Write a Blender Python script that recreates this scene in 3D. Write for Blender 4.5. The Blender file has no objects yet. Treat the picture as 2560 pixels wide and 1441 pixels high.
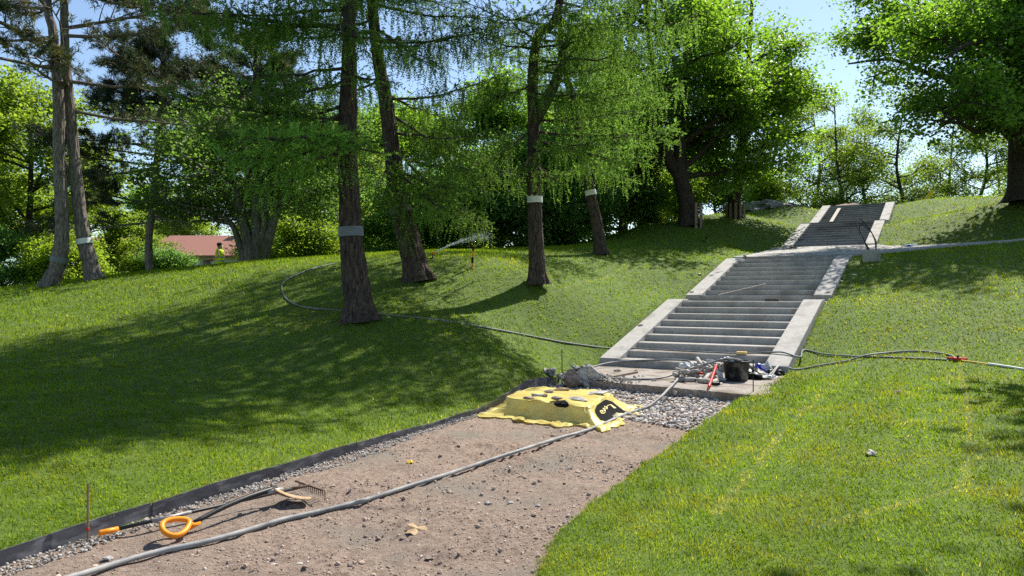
import bpy, math, random
import numpy as np
from mathutils import Vector, Matrix

# ------------------------------------------------------------------ camera, sky, sun, exposure
F, YH, CH = 1850.0, 736.0, 1.62            # focal length and horizon of a 2560 px wide frame, eye height
SUN_AZ, SUN_EL = math.radians(37), math.radians(50)
scene = bpy.context.scene
cam_d = bpy.data.cameras.new('camera'); cam = bpy.data.objects.new('camera', cam_d)
scene.collection.objects.link(cam); scene.camera = cam
cam.location = (0, 0, CH); cam.rotation_euler = (math.radians(90), 0, 0)
cam_d.sensor_width = 36; cam_d.lens = 36 * F / 2560
cam_d.shift_y = (YH - 720.5) / 2560
cam_d.clip_start = 0.1; cam_d.clip_end = 3000
world = bpy.data.worlds.new('World'); scene.world = world; world.use_nodes = True
wn = world.node_tree.nodes; wl = world.node_tree.links
sky = wn.new('ShaderNodeTexSky'); sky.sky_type = 'NISHITA'; sky.sun_disc = False
sky.sun_elevation = SUN_EL; sky.sun_rotation = SUN_AZ
sky.air_density = 1.0; sky.dust_density = 0.35; sky.ozone_density = 1.5
bg = wn['Background']; bg.inputs['Strength'].default_value = 0.105
wl.new(sky.outputs[0], bg.inputs['Color'])
sun_d = bpy.data.lights.new('sun', 'SUN'); sun = bpy.data.objects.new('sun', sun_d)
scene.collection.objects.link(sun)
sun_d.energy = 5.0; sun_d.angle = math.radians(0.55); sun_d.color = (1.0, 0.95, 0.86)
SDIR = Vector((math.sin(SUN_AZ) * math.cos(SUN_EL), math.cos(SUN_AZ) * math.cos(SUN_EL), math.sin(SUN_EL)))
sun.rotation_euler = SDIR.to_track_quat('Z', 'Y').to_euler()
sun.location = SDIR * 60
vs = scene.view_settings
vs.view_transform = 'Standard'; vs.look = 'None'; vs.gamma = 1.0; vs.exposure = 0.8
try: vs.use_curve_mapping = False
except Exception: pass
cy = scene.cycles
cy.max_bounces = 6; cy.diffuse_bounces = 3; cy.glossy_bounces = 2; cy.transmission_bounces = 4
cy.transparent_max_bounces = 4; cy.caustics_reflective = False; cy.caustics_refractive = False
cy.sample_clamp_indirect = 6.0
try:
    cy.use_denoising = False
except Exception: pass

# ------------------------------------------------------------------ helpers
rng = np.random.default_rng(7)
random.seed(7)
COL = scene.collection
A = np.array

def W(px, py, d):                          # a point of the place seen at px, py and standing d metres off
    return A([(px - 1280) / F * d, d, CH + (YH - py) / F * d])

def hashn(ix, iy, s):
    v = np.sin(ix * 127.1 + iy * 311.7 + s * 74.7) * 43758.5453
    return v - np.floor(v)
def vnoise(x, y, s=0):
    x = np.asarray(x, float); y = np.asarray(y, float)
    ix, iy = np.floor(x), np.floor(y); fx, fy = x - ix, y - iy
    fx = fx * fx * (3 - 2 * fx); fy = fy * fy * (3 - 2 * fy)
    a = hashn(ix, iy, s); b = hashn(ix + 1, iy, s); c = hashn(ix, iy + 1, s); d = hashn(ix + 1, iy + 1, s)
    return (a * (1 - fx) + b * fx) * (1 - fy) + (c * (1 - fx) + d * fx) * fy
def fbm(x, y, o=4, s=0):
    t, a = 0, 0.5
    for i in range(o):
        t = t + a * vnoise(np.asarray(x) * 2 ** i, np.asarray(y) * 2 ** i, s + i * 13); a *= .5
    return t

class Buf:
    def __init__(s): s.V = []; s.Q = []; s.T = []; s.C = []; s.n = 0
    def add(s, V, Q=None, T=None, C=None):
        V = np.asarray(V, float).reshape(-1, 3)
        if Q is not None and len(Q): s.Q.append(np.asarray(Q, int) + s.n)
        if T is not None and len(T): s.T.append(np.asarray(T, int) + s.n)
        s.V.append(V); s.C.append(np.ones((len(V), 3)) if C is None else np.asarray(C, float)); s.n += len(V)
        return s
    def mesh(s, name, color=False, smooth=False):
        V = np.concatenate(s.V) if s.V else np.zeros((0, 3))
        Q = np.concatenate(s.Q) if s.Q else np.zeros((0, 4), int)
        T = np.concatenate(s.T) if s.T else np.zeros((0, 3), int)
        me = bpy.data.meshes.new(name)
        me.vertices.add(len(V)); me.vertices.foreach_set('co', V.astype(np.float32).ravel())
        li = np.concatenate([Q.ravel(), T.ravel()]).astype(np.int32)
        me.loops.add(len(li)); me.loops.foreach_set('vertex_index', li)
        np_ = len(Q) + len(T); me.polygons.add(np_)
        ls = np.concatenate([np.arange(len(Q)) * 4, len(Q) * 4 + np.arange(len(T)) * 3]).astype(np.int32)
        me.polygons.foreach_set('loop_start', ls)
        me.polygons.foreach_set('use_smooth', np.full(np_, smooth))
        me.update(calc_edges=True)
        if color:
            C = np.concatenate(s.C); at = me.color_attributes.new('tint', 'FLOAT_COLOR', 'POINT')
            at.data.foreach_set('color', np.concatenate([C, np.ones((len(C), 1))], 1).astype(np.float32).ravel())
        return me

def add_obj(name, me, m, parent=None):
    o = bpy.data.objects.new(name, me); COL.objects.link(o)
    if m is not None and not me.materials: me.materials.append(m)
    if parent is not None: o.parent = parent
    return o
def ob(name, buf, m, parent=None, color=False, smooth=False):
    return add_obj(name, buf.mesh(name, color, smooth), m, parent)
def tag(o, label=None, cat=None, group=None, kind=None):
    if label: o['label'] = label
    if cat: o['category'] = cat
    if group: o['group'] = group
    if kind: o['kind'] = kind
    return o
def thing(name, label, cat, loc=(0, 0, 0), group=None, rz=0):
    o = bpy.data.objects.new(name, None); COL.objects.link(o)
    o.location = loc; o.rotation_euler = (0, 0, rz); o.empty_display_size = .2
    return tag(o, label, cat, group)

def tube(P, R, n=8, cap=False, wob=None):
    P = np.asarray(P, float); m = len(P); R = np.broadcast_to(np.asarray(R, float), (m,))
    T = np.gradient(P, axis=0) if m > 2 else np.repeat((P[1] - P[0])[None], m, 0)
    T /= np.linalg.norm(T, axis=1)[:, None] + 1e-9
    ref = A([0, 0, 1.]) if abs(T[:, 2]).mean() < .8 else A([1., 0, 0])
    U = np.cross(T, ref); U /= np.linalg.norm(U, axis=1)[:, None] + 1e-9
    B = np.cross(T, U)
    a = np.arange(n) * 2 * np.pi / n
    rr = R[:, None] * np.ones(n) if wob is None else R[:, None] * wob
    V = P[:, None] + rr[..., None] * (np.cos(a)[None, :, None] * U[:, None] + np.sin(a)[None, :, None] * B[:, None])
    i = np.arange(m - 1)[:, None] * n; j = np.arange(n)[None]; k = (j + 1) % n
    Q = np.stack([i + j, i + k, i + n + k, i + n + j], -1).reshape(-1, 4)
    V = V.reshape(-1, 3); Tt = None
    if cap:
        V = np.concatenate([V, P[:1], P[-1:]]); c0, c1 = m * n, m * n + 1; jj = np.arange(n); kk = (jj + 1) % n
        Tt = np.concatenate([np.stack([kk, jj, np.full(n, c0)], 1), np.stack([(m - 1) * n + jj, (m - 1) * n + kk, np.full(n, c1)], 1)])
    return V, Q, Tt
def spline(P, n):
    P = np.asarray(P, float); m = len(P)
    if m == 2: t = np.linspace(0, 1, n)[:, None]; return P[0] * (1 - t) + P[1] * t
    E = np.concatenate([[2 * P[0] - P[1]], P, [2 * P[-1] - P[-2]]])
    u = np.linspace(0, m - 1 - 1e-6, n); i = u.astype(int); f = (u - i)[:, None]
    a, b, c, d = E[i], E[i + 1], E[i + 2], E[i + 3]
    return .5 * (2 * b + (c - a) * f + (2 * a - 5 * b + 4 * c - d) * f ** 2 + (3 * b - a - 3 * c + d) * f ** 3)
BOXQ = A([[0, 3, 2, 1], [4, 5, 6, 7], [0, 1, 5, 4], [1, 2, 6, 5], [2, 3, 7, 6], [3, 0, 4, 7]])
def prism(base, top): return np.concatenate([np.asarray(base, float), np.asarray(top, float)]), BOXQ
def box(c, s, rz=0, tilt=None):
    x, y, z = A(s) / 2
    V = A([[-x, -y, -z], [x, -y, -z], [x, y, -z], [-x, y, -z], [-x, -y, z], [x, -y, z], [x, y, z], [-x, y, z]])
    if tilt is not None: V = V @ np.array(tilt).T
    r = A([[math.cos(rz), -math.sin(rz), 0], [math.sin(rz), math.cos(rz), 0], [0, 0, 1]])
    return V @ r.T + A(c), BOXQ
def bevel(o, w=.01, seg=1):
    b = o.modifiers.new('bevel', 'BEVEL'); b.width = w; b.segments = seg; b.limit_method = 'ANGLE'; return o
def lathe(prof, n=24, c=(0, 0, 0)):
    prof = A(prof, dtype=float); a = np.arange(n) * 2 * np.pi / n; m = len(prof)
    V = np.stack([prof[:, :1] * np.cos(a), prof[:, :1] * np.sin(a), prof[:, 1:2] * np.ones(n)], -1).reshape(-1, 3) + A(c)
    i = np.arange(m - 1)[:, None] * n; j = np.arange(n)[None]; k = (j + 1) % n
    return V, np.stack([i + j, i + k, i + n + k, i + n + j], -1).reshape(-1, 4)
_p = (1 + 5 ** .5) / 2
ICOV = A([[-1, _p, 0], [1, _p, 0], [-1, -_p, 0], [1, -_p, 0], [0, -1, _p], [0, 1, _p], [0, -1, -_p], [0, 1, -_p], [_p, 0, -1], [_p, 0, 1], [-_p, 0, -1], [-_p, 0, 1]]) / 1.902
ICOF = A([[0, 11, 5], [0, 5, 1], [0, 1, 7], [0, 7, 10], [0, 10, 11], [1, 5, 9], [5, 11, 4], [11, 10, 2], [10, 7, 6], [7, 1, 8], [3, 9, 4], [3, 4, 2], [3, 2, 6], [3, 6, 8], [3, 8, 9], [4, 9, 5], [2, 4, 11], [6, 2, 10], [8, 6, 7], [9, 8, 1]])
def pebbles(P, S, flat=.6, C=None):          # many small stones as one sheet of real geometry
    n = len(P); V = ICOV[None] * (1 + rng.uniform(-.28, .28, (n, 12, 1))) * rng.uniform(.7, 1.3, (n, 1, 3)) * A([1, 1, flat])
    a = rng.uniform(0, 6.28, n); c, s = np.cos(a)[:, None], np.sin(a)[:, None]
    V = np.stack([V[..., 0] * c - V[..., 1] * s, V[..., 0] * s + V[..., 1] * c, V[..., 2]], -1) * np.asarray(S)[:, None, None] + np.asarray(P)[:, None]
    T = (ICOF[None] + np.arange(n)[:, None, None] * 12).reshape(-1, 3)
    b = Buf(); b.add(V.reshape(-1, 3), T=T, C=None if C is None else np.repeat(C, 12, 0)); return b
def rock(sx, sy, sz, seed, sub=2, rough=.22):
    r = np.random.default_rng(seed); import bmesh
    bm = bmesh.new(); bmesh.ops.create_icosphere(bm, subdivisions=sub, radius=1)
    V = A([v.co[:] for v in bm.verts]); T = A([[v.index for v in f.verts] for f in bm.faces]); bm.free()
    for _ in range(7):                      # flat broken faces
        nrm = r.normal(size=3); nrm /= np.linalg.norm(nrm); h = r.uniform(.45, .8)
        d = V @ nrm; m = d > h; V[m] -= (d[m] - h)[:, None] * nrm
    V *= 1 + (vnoise(V[:, 0] * 3 + V[:, 2] * 2, V[:, 1] * 3 - V[:, 2], seed) - .5)[:, None] * rough * 2
    b = Buf(); b.add(V * A([sx, sy, sz]), T=T); return b

# ------------------------------------------------------------------ materials
MATS = {}
def nodes(name):
    m = bpy.data.materials.new(name); m.use_nodes = True; MATS[name] = m
    nt = m.node_tree; return m, nt.nodes, nt.links, nt.nodes['Principled BSDF'], nt.nodes['Material Output']
def mat(name, c1, c2=None, rough=.8, scale=8, stretch=(1, 1, 1), bump=0., bscale=None, detail=6, tint=False, metal=0., lo=.35, hi=.65, spec=.3, dist=.01, c3=None, s3=1.):
    m, N, L, P, O = nodes(name)
    P.inputs['Roughness'].default_value = rough; P.inputs['Metallic'].default_value = metal
    P.inputs['Specular IOR Level'].default_value = spec
    tc = N.new('ShaderNodeTexCoord'); mp = N.new('ShaderNodeMapping'); mp.inputs['Scale'].default_value = stretch
    L.new(tc.outputs['Object'], mp.inputs[0])
    src = None
    if c2 is not None:
        nz = N.new('ShaderNodeTexNoise'); nz.inputs['Scale'].default_value = scale; nz.inputs['Detail'].default_value = detail
        nz.inputs['Roughness'].default_value = .65
        L.new(mp.outputs[0], nz.inputs['Vector'])
        cr = N.new('ShaderNodeValToRGB'); cr.color_ramp.elements[0].position = lo; cr.color_ramp.elements[1].position = hi
        cr.color_ramp.elements[0].color = (*c1, 1); cr.color_ramp.elements[1].color = (*c2, 1)
        L.new(nz.outputs[0], cr.inputs[0]); src = cr.outputs[0]
        if c3 is not None:                  # a second, larger stain
            n3 = N.new('ShaderNodeTexNoise'); n3.inputs['Scale'].default_value = s3; n3.inputs['Detail'].default_value = 4
            L.new(mp.outputs[0], n3.inputs['Vector'])
            r3 = N.new('ShaderNodeValToRGB'); r3.color_ramp.elements[0].position = .5; r3.color_ramp.elements[1].position = .68
            L.new(n3.outputs[0], r3.inputs[0])
            mx = N.new('ShaderNodeMix'); mx.data_type = 'RGBA'; L.new(r3.outputs[0], mx.inputs[0]); L.new(src, mx.inputs[6]); mx.inputs[7].default_value = (*c3, 1)
            src = mx.outputs[2]
    if tint:
        at = N.new('ShaderNodeAttribute'); at.attribute_name = 'tint'
        mx = N.new('ShaderNodeMix'); mx.data_type = 'RGBA'; mx.blend_type = 'MULTIPLY'; mx.inputs[0].default_value = 1
        L.new(at.outputs[0], mx.inputs[6])
        if src is None: mx.inputs[7].default_value = (*c1, 1)
        else: L.new(src, mx.inputs[7])
        src = mx.outputs[2]
    if src is None: P.inputs['Base Color'].default_value = (*c1, 1)
    else: L.new(src, P.inputs['Base Color'])
    if bump:
        n2 = N.new('ShaderNodeTexNoise'); n2.inputs['Scale'].default_value = bscale or scale; n2.inputs['Detail'].default_value = 8; n2.inputs['Roughness'].default_value = .7
        L.new(mp.outputs[0], n2.inputs['Vector'])
        bp = N.new('ShaderNodeBump'); bp.inputs['Strength'].default_value = bump; bp.inputs['Distance'].default_value = dist
        L.new(n2.outputs[0], bp.inputs['Height']); L.new(bp.outputs[0], P.inputs['Normal'])
    return m
def leafmat(name, c, trans, tmix=.45, rough=.45, spec=.35):
    m, N, L, P, O = nodes(name)
    at = N.new('ShaderNodeAttribute'); at.attribute_name = 'tint'
    def mul(col):
        mx = N.new('ShaderNodeMix'); mx.data_type = 'RGBA'; mx.blend_type = 'MULTIPLY'; mx.inputs[0].default_value = 1
        L.new(at.outputs[0], mx.inputs[6]); mx.inputs[7].default_value = (*col, 1); return mx.outputs[2]
    L.new(mul(c), P.inputs['Base Color']); P.inputs['Roughness'].default_value = rough; P.inputs['Specular IOR Level'].default_value = spec
    tr = N.new('ShaderNodeBsdfTranslucent'); L.new(mul(trans), tr.inputs[0])
    ms = N.new('ShaderNodeMixShader'); ms.inputs[0].default_value = tmix
    L.new(P.outputs[0], ms.inputs[1]); L.new(tr.outputs[0], ms.inputs[2]); L.new(ms.outputs[0], O.inputs[0]); return m

M_soil = mat('lawn_soil', (.055, .095, .010), (.10, .15, .016), .9, 5, bump=.5, bscale=60, dist=.02)
M_grass = leafmat('grass_blade', (.125, .195, .014), (.30, .42, .018), .45, .8, .05)
M_larch = leafmat('larch_needle', (.10, .19, .035), (.24, .42, .05), .5, .6, .2)
M_maple = leafmat('maple_leaf', (.065, .13, .022), (.26, .46, .03), .55, .42, .4)
M_lime = leafmat('spring_leaf', (.11, .18, .022), (.36, .50, .035), .55, .45, .35)
M_dark = leafmat('shade_leaf', (.075, .14, .032), (.26, .44, .055), .58, .45, .4)
M_pine = leafmat('pine_needle', (.060, .082, .034), (.08, .11, .035), .3, .55, .3)
M_bark = mat('larch_bark', (.03, .023, .019), (.17, .125, .10), .95, 9, (3.5, 3.5, .6), 1.0, 14, lo=.38, hi=.68, dist=.05)
M_barkg = mat('pine_bark', (.07, .058, .052), (.30, .25, .22), .95, 9, (2.6, 2.6, .7), 1.0, 11, lo=.35, hi=.66, dist=.04)
M_barkd = mat('maple_bark', (.018, .015, .012), (.085, .066, .05), .95, 8, (3, 3, .7), .9, 10, dist=.04)
M_barkm = mat('mossy_bark', (.06, .058, .048), (.21, .20, .165), .95, 7, (3, 3, .6), .9, 10, dist=.04, c3=(.07, .085, .025), s3=1.5)
M_conc = mat('concrete', (.33, .315, .295), (.43, .41, .385), .9, 14, bump=.25, bscale=90, dist=.004, c3=(.27, .255, .235), s3=2.2)
M_tread = mat('gritty_concrete', (.26, .24, .22), (.46, .43, .40), .95, 40, bump=.5, bscale=120, dist=.005, c3=(.24, .19, .15), s3=2.)
M_cdark = mat('damp_shade_concrete', (.16, .163, .175), (.26, .263, .275), .85, 5, (1, 1, 4), .3, 60, dist=.005, c3=(.09, .09, .095), s3=.7)  # damp tone, with shade from the trees put into the colour
M_old = mat('rough_slab_concrete', (.20, .17, .145), (.40, .36, .325), .95, 22, bump=.8, bscale=55, dist=.012, c3=(.17, .135, .105), s3=2.5)
M_chunk = mat('broken_concrete', (.22, .20, .18), (.64, .61, .57), .95, 16, bump=1., bscale=40, dist=.02)
M_flat = mat('brown_flat_stone', (.12, .09, .07), (.34, .28, .23), .9, 16, bump=.6, bscale=50, dist=.01)
M_dirt = mat('sandy_soil', (.22, .155, .115), (.40, .305, .24), .95, 22, bump=1., bscale=70, dist=.03, c3=(.25, .215, .175), s3=1.1)
M_peb = mat('gravel_stone', (1, 1, 1), (.75, .72, .68), .8, 30, tint=True)
M_edge = mat('galvanised_edging', (.045, .047, .055), (.10, .10, .115), .55, 4, (1, 1, 3), .1, metal=.2, c3=(.19, .19, .20), s3=6.)
M_tarp = None
M_black = mat('black_plastic', (.018, .018, .02), (.035, .035, .036), .45, 10, bump=.1)
M_bucket = mat('scuffed_black_plastic', (.012, .012, .013), (.03, .03, .03), .5, 6, c3=(.16, .155, .15), s3=7.)
M_hose = mat('dusty_hose', (.20, .20, .20), (.36, .35, .33), .6, 5, c3=(.12, .12, .125), s3=4.)
M_hosed = mat('dark_hose', (.10, .105, .115), (.23, .23, .235), .5, 5)
M_blue = mat('blue_plastic', (.03, .035, .32), (.08, .09, .5), .3, 30)
M_lblue = mat('blue_label', (.03, .10, .55), None, .4)
M_red = mat('red_plastic', (.55, .025, .02), (.68, .05, .035), .4, 12)
M_orange = mat('orange_plastic', (.85, .25, .01), (.95, .33, .02), .42, 10)
M_yel = mat('yellow_paint', (.80, .52, .01), (.85, .6, .03), .5, 10)
M_wood = mat('dusty_wood', (.30, .19, .10), (.48, .34, .20), .8, 10, (1, 6, 6), .3, 30, dist=.004)
M_plank = mat('grey_plank', (.34, .31, .27), (.50, .46, .41), .85, 9, (1, 6, 6), .3, 30, dist=.004)
M_guard = mat('weathered_board', (.16, .12, .09), (.30, .235, .18), .9, 9, (8, 8, .8), .3, 30, dist=.004)
M_iron = mat('rusty_iron', (.055, .035, .025), (.15, .09, .06), .75, 25, metal=.3)
M_steel = mat('worn_steel', (.22, .21, .20), (.38, .36, .34), .5, 12, metal=.5)
M_rod = mat('dark_rod', (.012, .012, .012), None, .6)
M_rust = mat('brass_rod', (.20, .13, .07), (.33, .24, .14), .6, 20, metal=.3)
M_band = mat('grey_band', (.11, .12, .135), (.20, .215, .235), .6, 4, (1, 1, 22))
M_bandw = mat('white_band', (.62, .62, .60), (.78, .78, .76), .6, 6, (1, 1, 8))
M_tube = mat('mortar_tube', (.28, .245, .21), (.50, .46, .42), .7, 18, c3=(.14, .11, .09), s3=6.)
M_foil = mat('crumpled_film', (.48, .48, .47), (.8, .8, .79), .35, 20, bump=.8, bscale=25, dist=.02)
M_sponge = mat('yellow_sponge', (.62, .42, .14), (.78, .58, .26), .95, 30, bump=.4, bscale=90)
M_house = mat('pale_render', (.58, .56, .53), (.70, .68, .65), .9, 3)
M_houseg = mat('grey_render', (.36, .36, .37), (.44, .44, .45), .9, 3)
M_green = mat('pale_green_render', (.42, .60, .50), (.50, .68, .58), .9, 3)
M_roof = mat('red_roof_tile', (.24, .10, .075), (.36, .17, .125), .85, 6, (1, 8, 8), .4)
M_trim = mat('white_trim', (.75, .75, .74), None, .6)
M_glass = mat('window_glass', (.02, .022, .025), None, .1, spec=.6)
M_skin = mat('skin', (.56, .33, .25), None, .6)
M_hair = mat('blond_hair', (.62, .48, .30), (.40, .29, .16), .6, 40)
M_cap = mat('dark_cap', (.035, .03, .03), None, .8)
M_vest = mat('hi_vis_yellow', (.62, .85, .02), (.70, .90, .04), .7, 10)
M_refl = mat('reflective_grey', (.42, .44, .45), None, .4)
M_tan = mat('tan_cloth', (.42, .30, .22), None, .85)
M_bluesh = mat('bottle_plastic', (.55, .68, .75), None, .12, spec=.6)
M_rockm = mat('grey_bedrock', (.16, .15, .15), (.30, .28, .27), .9, 3, bump=.7, bscale=9, dist=.06)
M_water = mat('water_drop', (.9, .93, .95), None, .1, spec=.6)
M_pink = leafmat('pink_petal', (.55, .10, .13), (.6, .16, .18), .4)
M_paper = mat('white_litter', (.75, .74, .70), None, .7)

# ------------------------------------------------------------------ lie of the land
TH = .531; SN, CS = math.sin(TH), math.cos(TH)
X0, Y0, Z0 = 2.150, 14.893, .307           # first nosing of the stairs, left inner corner
RH, TR, SW, LD = .1417, .52, 2.82, 1.63    # riser, tread, clear width, landing
CW = .42                                    # cheek width
def ST(s, t, z=None):
    x = X0 + s * SN + t * CS; y = Y0 + s * CS - t * SN
    return A([x, y]) if z is None else A([x, y, z])
def to_st(x, y): return (x - X0) * SN + (y - Y0) * CS, (x - X0) * CS - (y - Y0) * SN
PROF_S = [-2.5, 0, 4.2, 5.8, 10, 12, 16, 19, 24, 26.5, 31.4, 34]
PROF_Z = [.16, .26, 1.40, 1.56, 2.70, 2.85, 3.2, 3.50, 4.88, 5.03, 6.48, 6.55]
LEFT = [(-9.4, -10), (-4.94, .1), (-3.04, 4.4), (-1.57, 7.66), (-.23, 10.55), (.78, 13.1)] + [tuple(ST(s, -CW - .02)) for s in (0, 33)] + [tuple(ST(300, -CW))]
RIGHT = [(-4.6, -10), (-.5, .1), (-.02, 3.3), (.135, 4.17), (.32, 4.95), (.60, 5.56), (1.4, 7.19), (2.2, 8.68), (3.3, 10.7), (3.95, 11.8)] + [tuple(ST(s, SW + CW + .02)) for s in (0, 33)] + [tuple(ST(300, SW + CW))]
ctrl = []
for (x, y), z in zip(LEFT[1:6], (.09, .09, .09, .09, .11)): ctrl.append((x, y, z))
for (x, y), z in zip(RIGHT[1:10], (.04, .04, .04, .04, .04, .05, .07, .12, .15)): ctrl.append((x, y, z))
for s, z in zip(PROF_S[1:], PROF_Z[1:]):
    ctrl.append((*ST(s, -.6), z - .02)); ctrl.append((*ST(s, SW + .6), z - .02))
for s, z in ((-3, .3), (0, .55), (5, 1.75), (10, 2.75), (14.5, 3.38), (19, 3.9), (24, 5.3), (29, 6.3)): ctrl.append((*ST(s, 8.5), z))
for x, y, z in ((3, 1, .12), (5, 5, .22), (7, 8, .42), (12, 10, 1.2), (14, 16, 2.2), (20.4, 30, 5.5), (24, 24, 4.6), (26, 36, 6.2), (8, -5, .1), (-9, -5, .1), (1.2, 14.1, .15)): ctrl.append((x, y, z))
for px, py, d in ((900, 800, 13), (1045, 700, 16), (1345, 708, 16.5), (1500, 635, 23), (130, 716, 19), (240, 699, 19.3), (0, 1000, 8), (0, 850, 12.2), (0, 735, 18.6), (-400, 760, 18),
                  (450, 900, 11), (450, 688, 19), (650, 657, 20), (850, 641, 21), (1150, 627, 23), (1300, 622, 25), (1540, 600, 31), (1705, 563, 33.5), (1850, 537, 38), (2000, 519, 42),
                  (2300, 501, 41), (2450, 499, 36), (1765, 606, 29), (1640, 680, 21.5), (600, 1000, 9.4), (250, 1050, 7.6), (1200, 860, 12.6)):
    ctrl.append(tuple(W(px, py, d)))
for x, y, z in ((-13.05, 33, 2.15), (-25, 33, .6), (-30, 20, 1.0), (-15, 45, 1.2), (0, 36, 3.1), (0, 45, 2.4), (6, 45, 4.2), (12, 52, 5.2), (22, 55, 5.6), (32, 50, 5.6), (-20, 8, .6)): ctrl.append((x, y, z))
CT = A(ctrl); nC = len(CT)
def _phi(r2): return .5 * r2 * np.log(r2 + 1e-9)
D2 = ((CT[:, None, :2] - CT[None, :, :2]) ** 2).sum(-1)
Kmat = np.zeros((nC + 3, nC + 3)); Kmat[:nC, :nC] = _phi(D2) + np.eye(nC) * .35
Kmat[:nC, nC] = 1; Kmat[:nC, nC + 1:] = CT[:, :2]; Kmat[nC:, :nC] = Kmat[:nC, nC:].T
Wt = np.linalg.solve(Kmat, np.concatenate([CT[:, 2], [0, 0, 0]]))
def lawn(x, y):
    x = np.asarray(x, float); y = np.asarray(y, float); sh = x.shape; x = x.ravel(); y = y.ravel(); z = np.zeros_like(x)
    for i in range(0, len(x), 20000):
        a, b = x[i:i + 20000], y[i:i + 20000]
        r2 = (a[:, None] - CT[:, 0]) ** 2 + (b[:, None] - CT[:, 1]) ** 2
        z[i:i + 20000] = _phi(r2) @ Wt[:nC] + Wt[nC] + Wt[nC + 1] * a + Wt[nC + 2] * b
    r = np.hypot(x - 5, y - 18); k = np.clip((r - 30) / 28, 0, 1); k = k * k * (3 - 2 * k)
    z = np.clip(z, -1.5, 7.2) * (1 - k) + k * (.3 + 3.2 * np.clip((x + 5) / 25, 0, 1) * np.clip(1 - (r - 40) / 60, 0, 1))
    return z.reshape(sh)
GX0, GY0, GS, GN = -45., -12., .25, 420
gx = GX0 + GS * np.arange(GN); gX, gY = np.meshgrid(gx, GY0 + GS * np.arange(GN), indexing='ij')
GZ = lawn(gX, gY)
def H(x, y):                                # quick look-up of the lawn height
    u = np.clip((np.asarray(x, float) - GX0) / GS, 0, GN - 2.001); v = np.clip((np.asarray(y, float) - GY0) / GS, 0, GN - 2.001)
    i = u.astype(int); j = v.astype(int); a = u - i; b = v - j
    return (GZ[i, j] * (1 - a) + GZ[i + 1, j] * a) * (1 - b) + (GZ[i, j + 1] * (1 - a) + GZ[i + 1, j + 1] * a) * b
LEFT = A(LEFT); RIGHT = A(RIGHT)
def lx(y): return np.interp(y, LEFT[:, 1], LEFT[:, 0])
def rx(y): return np.interp(y, RIGHT[:, 1], RIGHT[:, 0])
SLABF = (A([.9, 12.95]), A([3.75, 10.62]))   # front edge of the slab at the foot of the stairs
def in_slab(x, y):
    (ax, ay), (bx, by) = SLABF; s, _ = to_st(x, y)
    return ((bx - ax) * (y - ay) - (by - ay) * (x - ax) > 0) & (s < .02)
def dirt_z(x, y):
    x = np.asarray(x, float); y = np.asarray(y, float)
    z = (fbm(x * 1.1, y * 1.1, 3, 3) - .45) * .08 + (fbm(x * 4, y * 4, 3, 9) - .45) * .05 + np.maximum(fbm(x * 9, y * 9, 3, 21) - .45, 0) * .11 * (vnoise(x * 1.3, y * 1.3, 5) + .2)
    for cx, cy_, rr, dp in ((-.92, 4.95, .28, -.05), (-.55, 4.55, .22, -.05), (.0, 4.6, .16, -.03), (-.35, 6.9, .45, -.04), (-1.2, 6.8, .3, -.03), (.55, 6.1, .25, .03), (-2.4, 4.75, .15, -.05), (.9, 7.4, .3, .025)):
        z = z + dp * np.exp(-((x - cx) ** 2 + (y - cy_) ** 2) / rr ** 2)
    # a tyre print
    q = np.exp(-(((x + .05) ** 2) / .18 + ((y - 7.6) ** 2) / .5)); z = z + q * .018 * np.sin((x * .9 + y * .45) * 55)
    e = np.clip(np.minimum((x - lx(y)) / .2, (rx(y) - x) / .25), 0, 1)
    return z * e + .004
def SURF(x, y):
    x = float(x); y = float(y); s, t = to_st(x, y)
    if lx(y) < x < rx(y):
        if bool(in_slab(x, y)): return .165
        if s < 0: return float(dirt_z(x, y))
        if s < 4.2: return Z0 + RH * math.floor(s / TR)
    return float(H(x, y))
def hit(px, py):                             # where the line of sight meets the ground
    dx, dz = (px - 1280) / F, (YH - py) / F; y = 2.
    while y < 60:
        if CH + dz * y < SURF(dx * y, y): break
        y += .02
    return A([dx * y, y, SURF(dx * y, y)])

# ground: one sheet from behind the viewer to the horizon, sunk under the path and stairs
b_ = np.unique(np.concatenate([[-300, -150, -80, -40, -20, -10, -5], np.arange(-3, 46, .33), [47, 49, 52, 56, 61, 68, 77, 90, 110, 150, 220, 300, 500, 900]]))
d_ = np.unique(np.concatenate([[0, .06, .15], np.arange(.3, 24, .36), [25, 27, 30, 34, 40, 48, 60, 80, 120, 200, 350, 700, 1200]]))
rows = []
for yy in b_:
    L = A([np.interp(yy, LEFT[:, 1], LEFT[:, 0]), yy]) if yy > -10 else A([LEFT[0, 0], yy]); R = A([np.interp(yy, RIGHT[:, 1], RIGHT[:, 0]), yy]) if yy > -10 else A([RIGHT[0, 0], yy])
    u = A([1., 0.])
    rows.append(np.concatenate([L - d_[::-1, None] * u, [L + u * .015], [L * .5 + R * .5], [R - u * .015], R + d_[:, None] * u]))
G = A(rows); nd = len(d_); Zg = lawn(G[..., 0], G[..., 1])
Zg += (fbm(G[..., 0] * .8, G[..., 1] * .8, 3, 5) - .45) * .05 * (np.hypot(G[..., 0], G[..., 1]) < 60)
sS, _t = to_st(G[..., 0], G[..., 1])
for c in (nd, nd + 1, nd + 2):
    pz = np.interp(sS[:, c], PROF_S, PROF_Z) - .34; pz[sS[:, c] < -1.] = -.16; pz[sS[:, c] > 33.6] = Zg[sS[:, c] > 33.6, c]
    Zg[:, c] = pz
nr, nc = Zg.shape
b = Buf(); i, j = np.meshgrid(np.arange(nr - 1), np.arange(nc - 1), indexing='ij')
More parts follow.
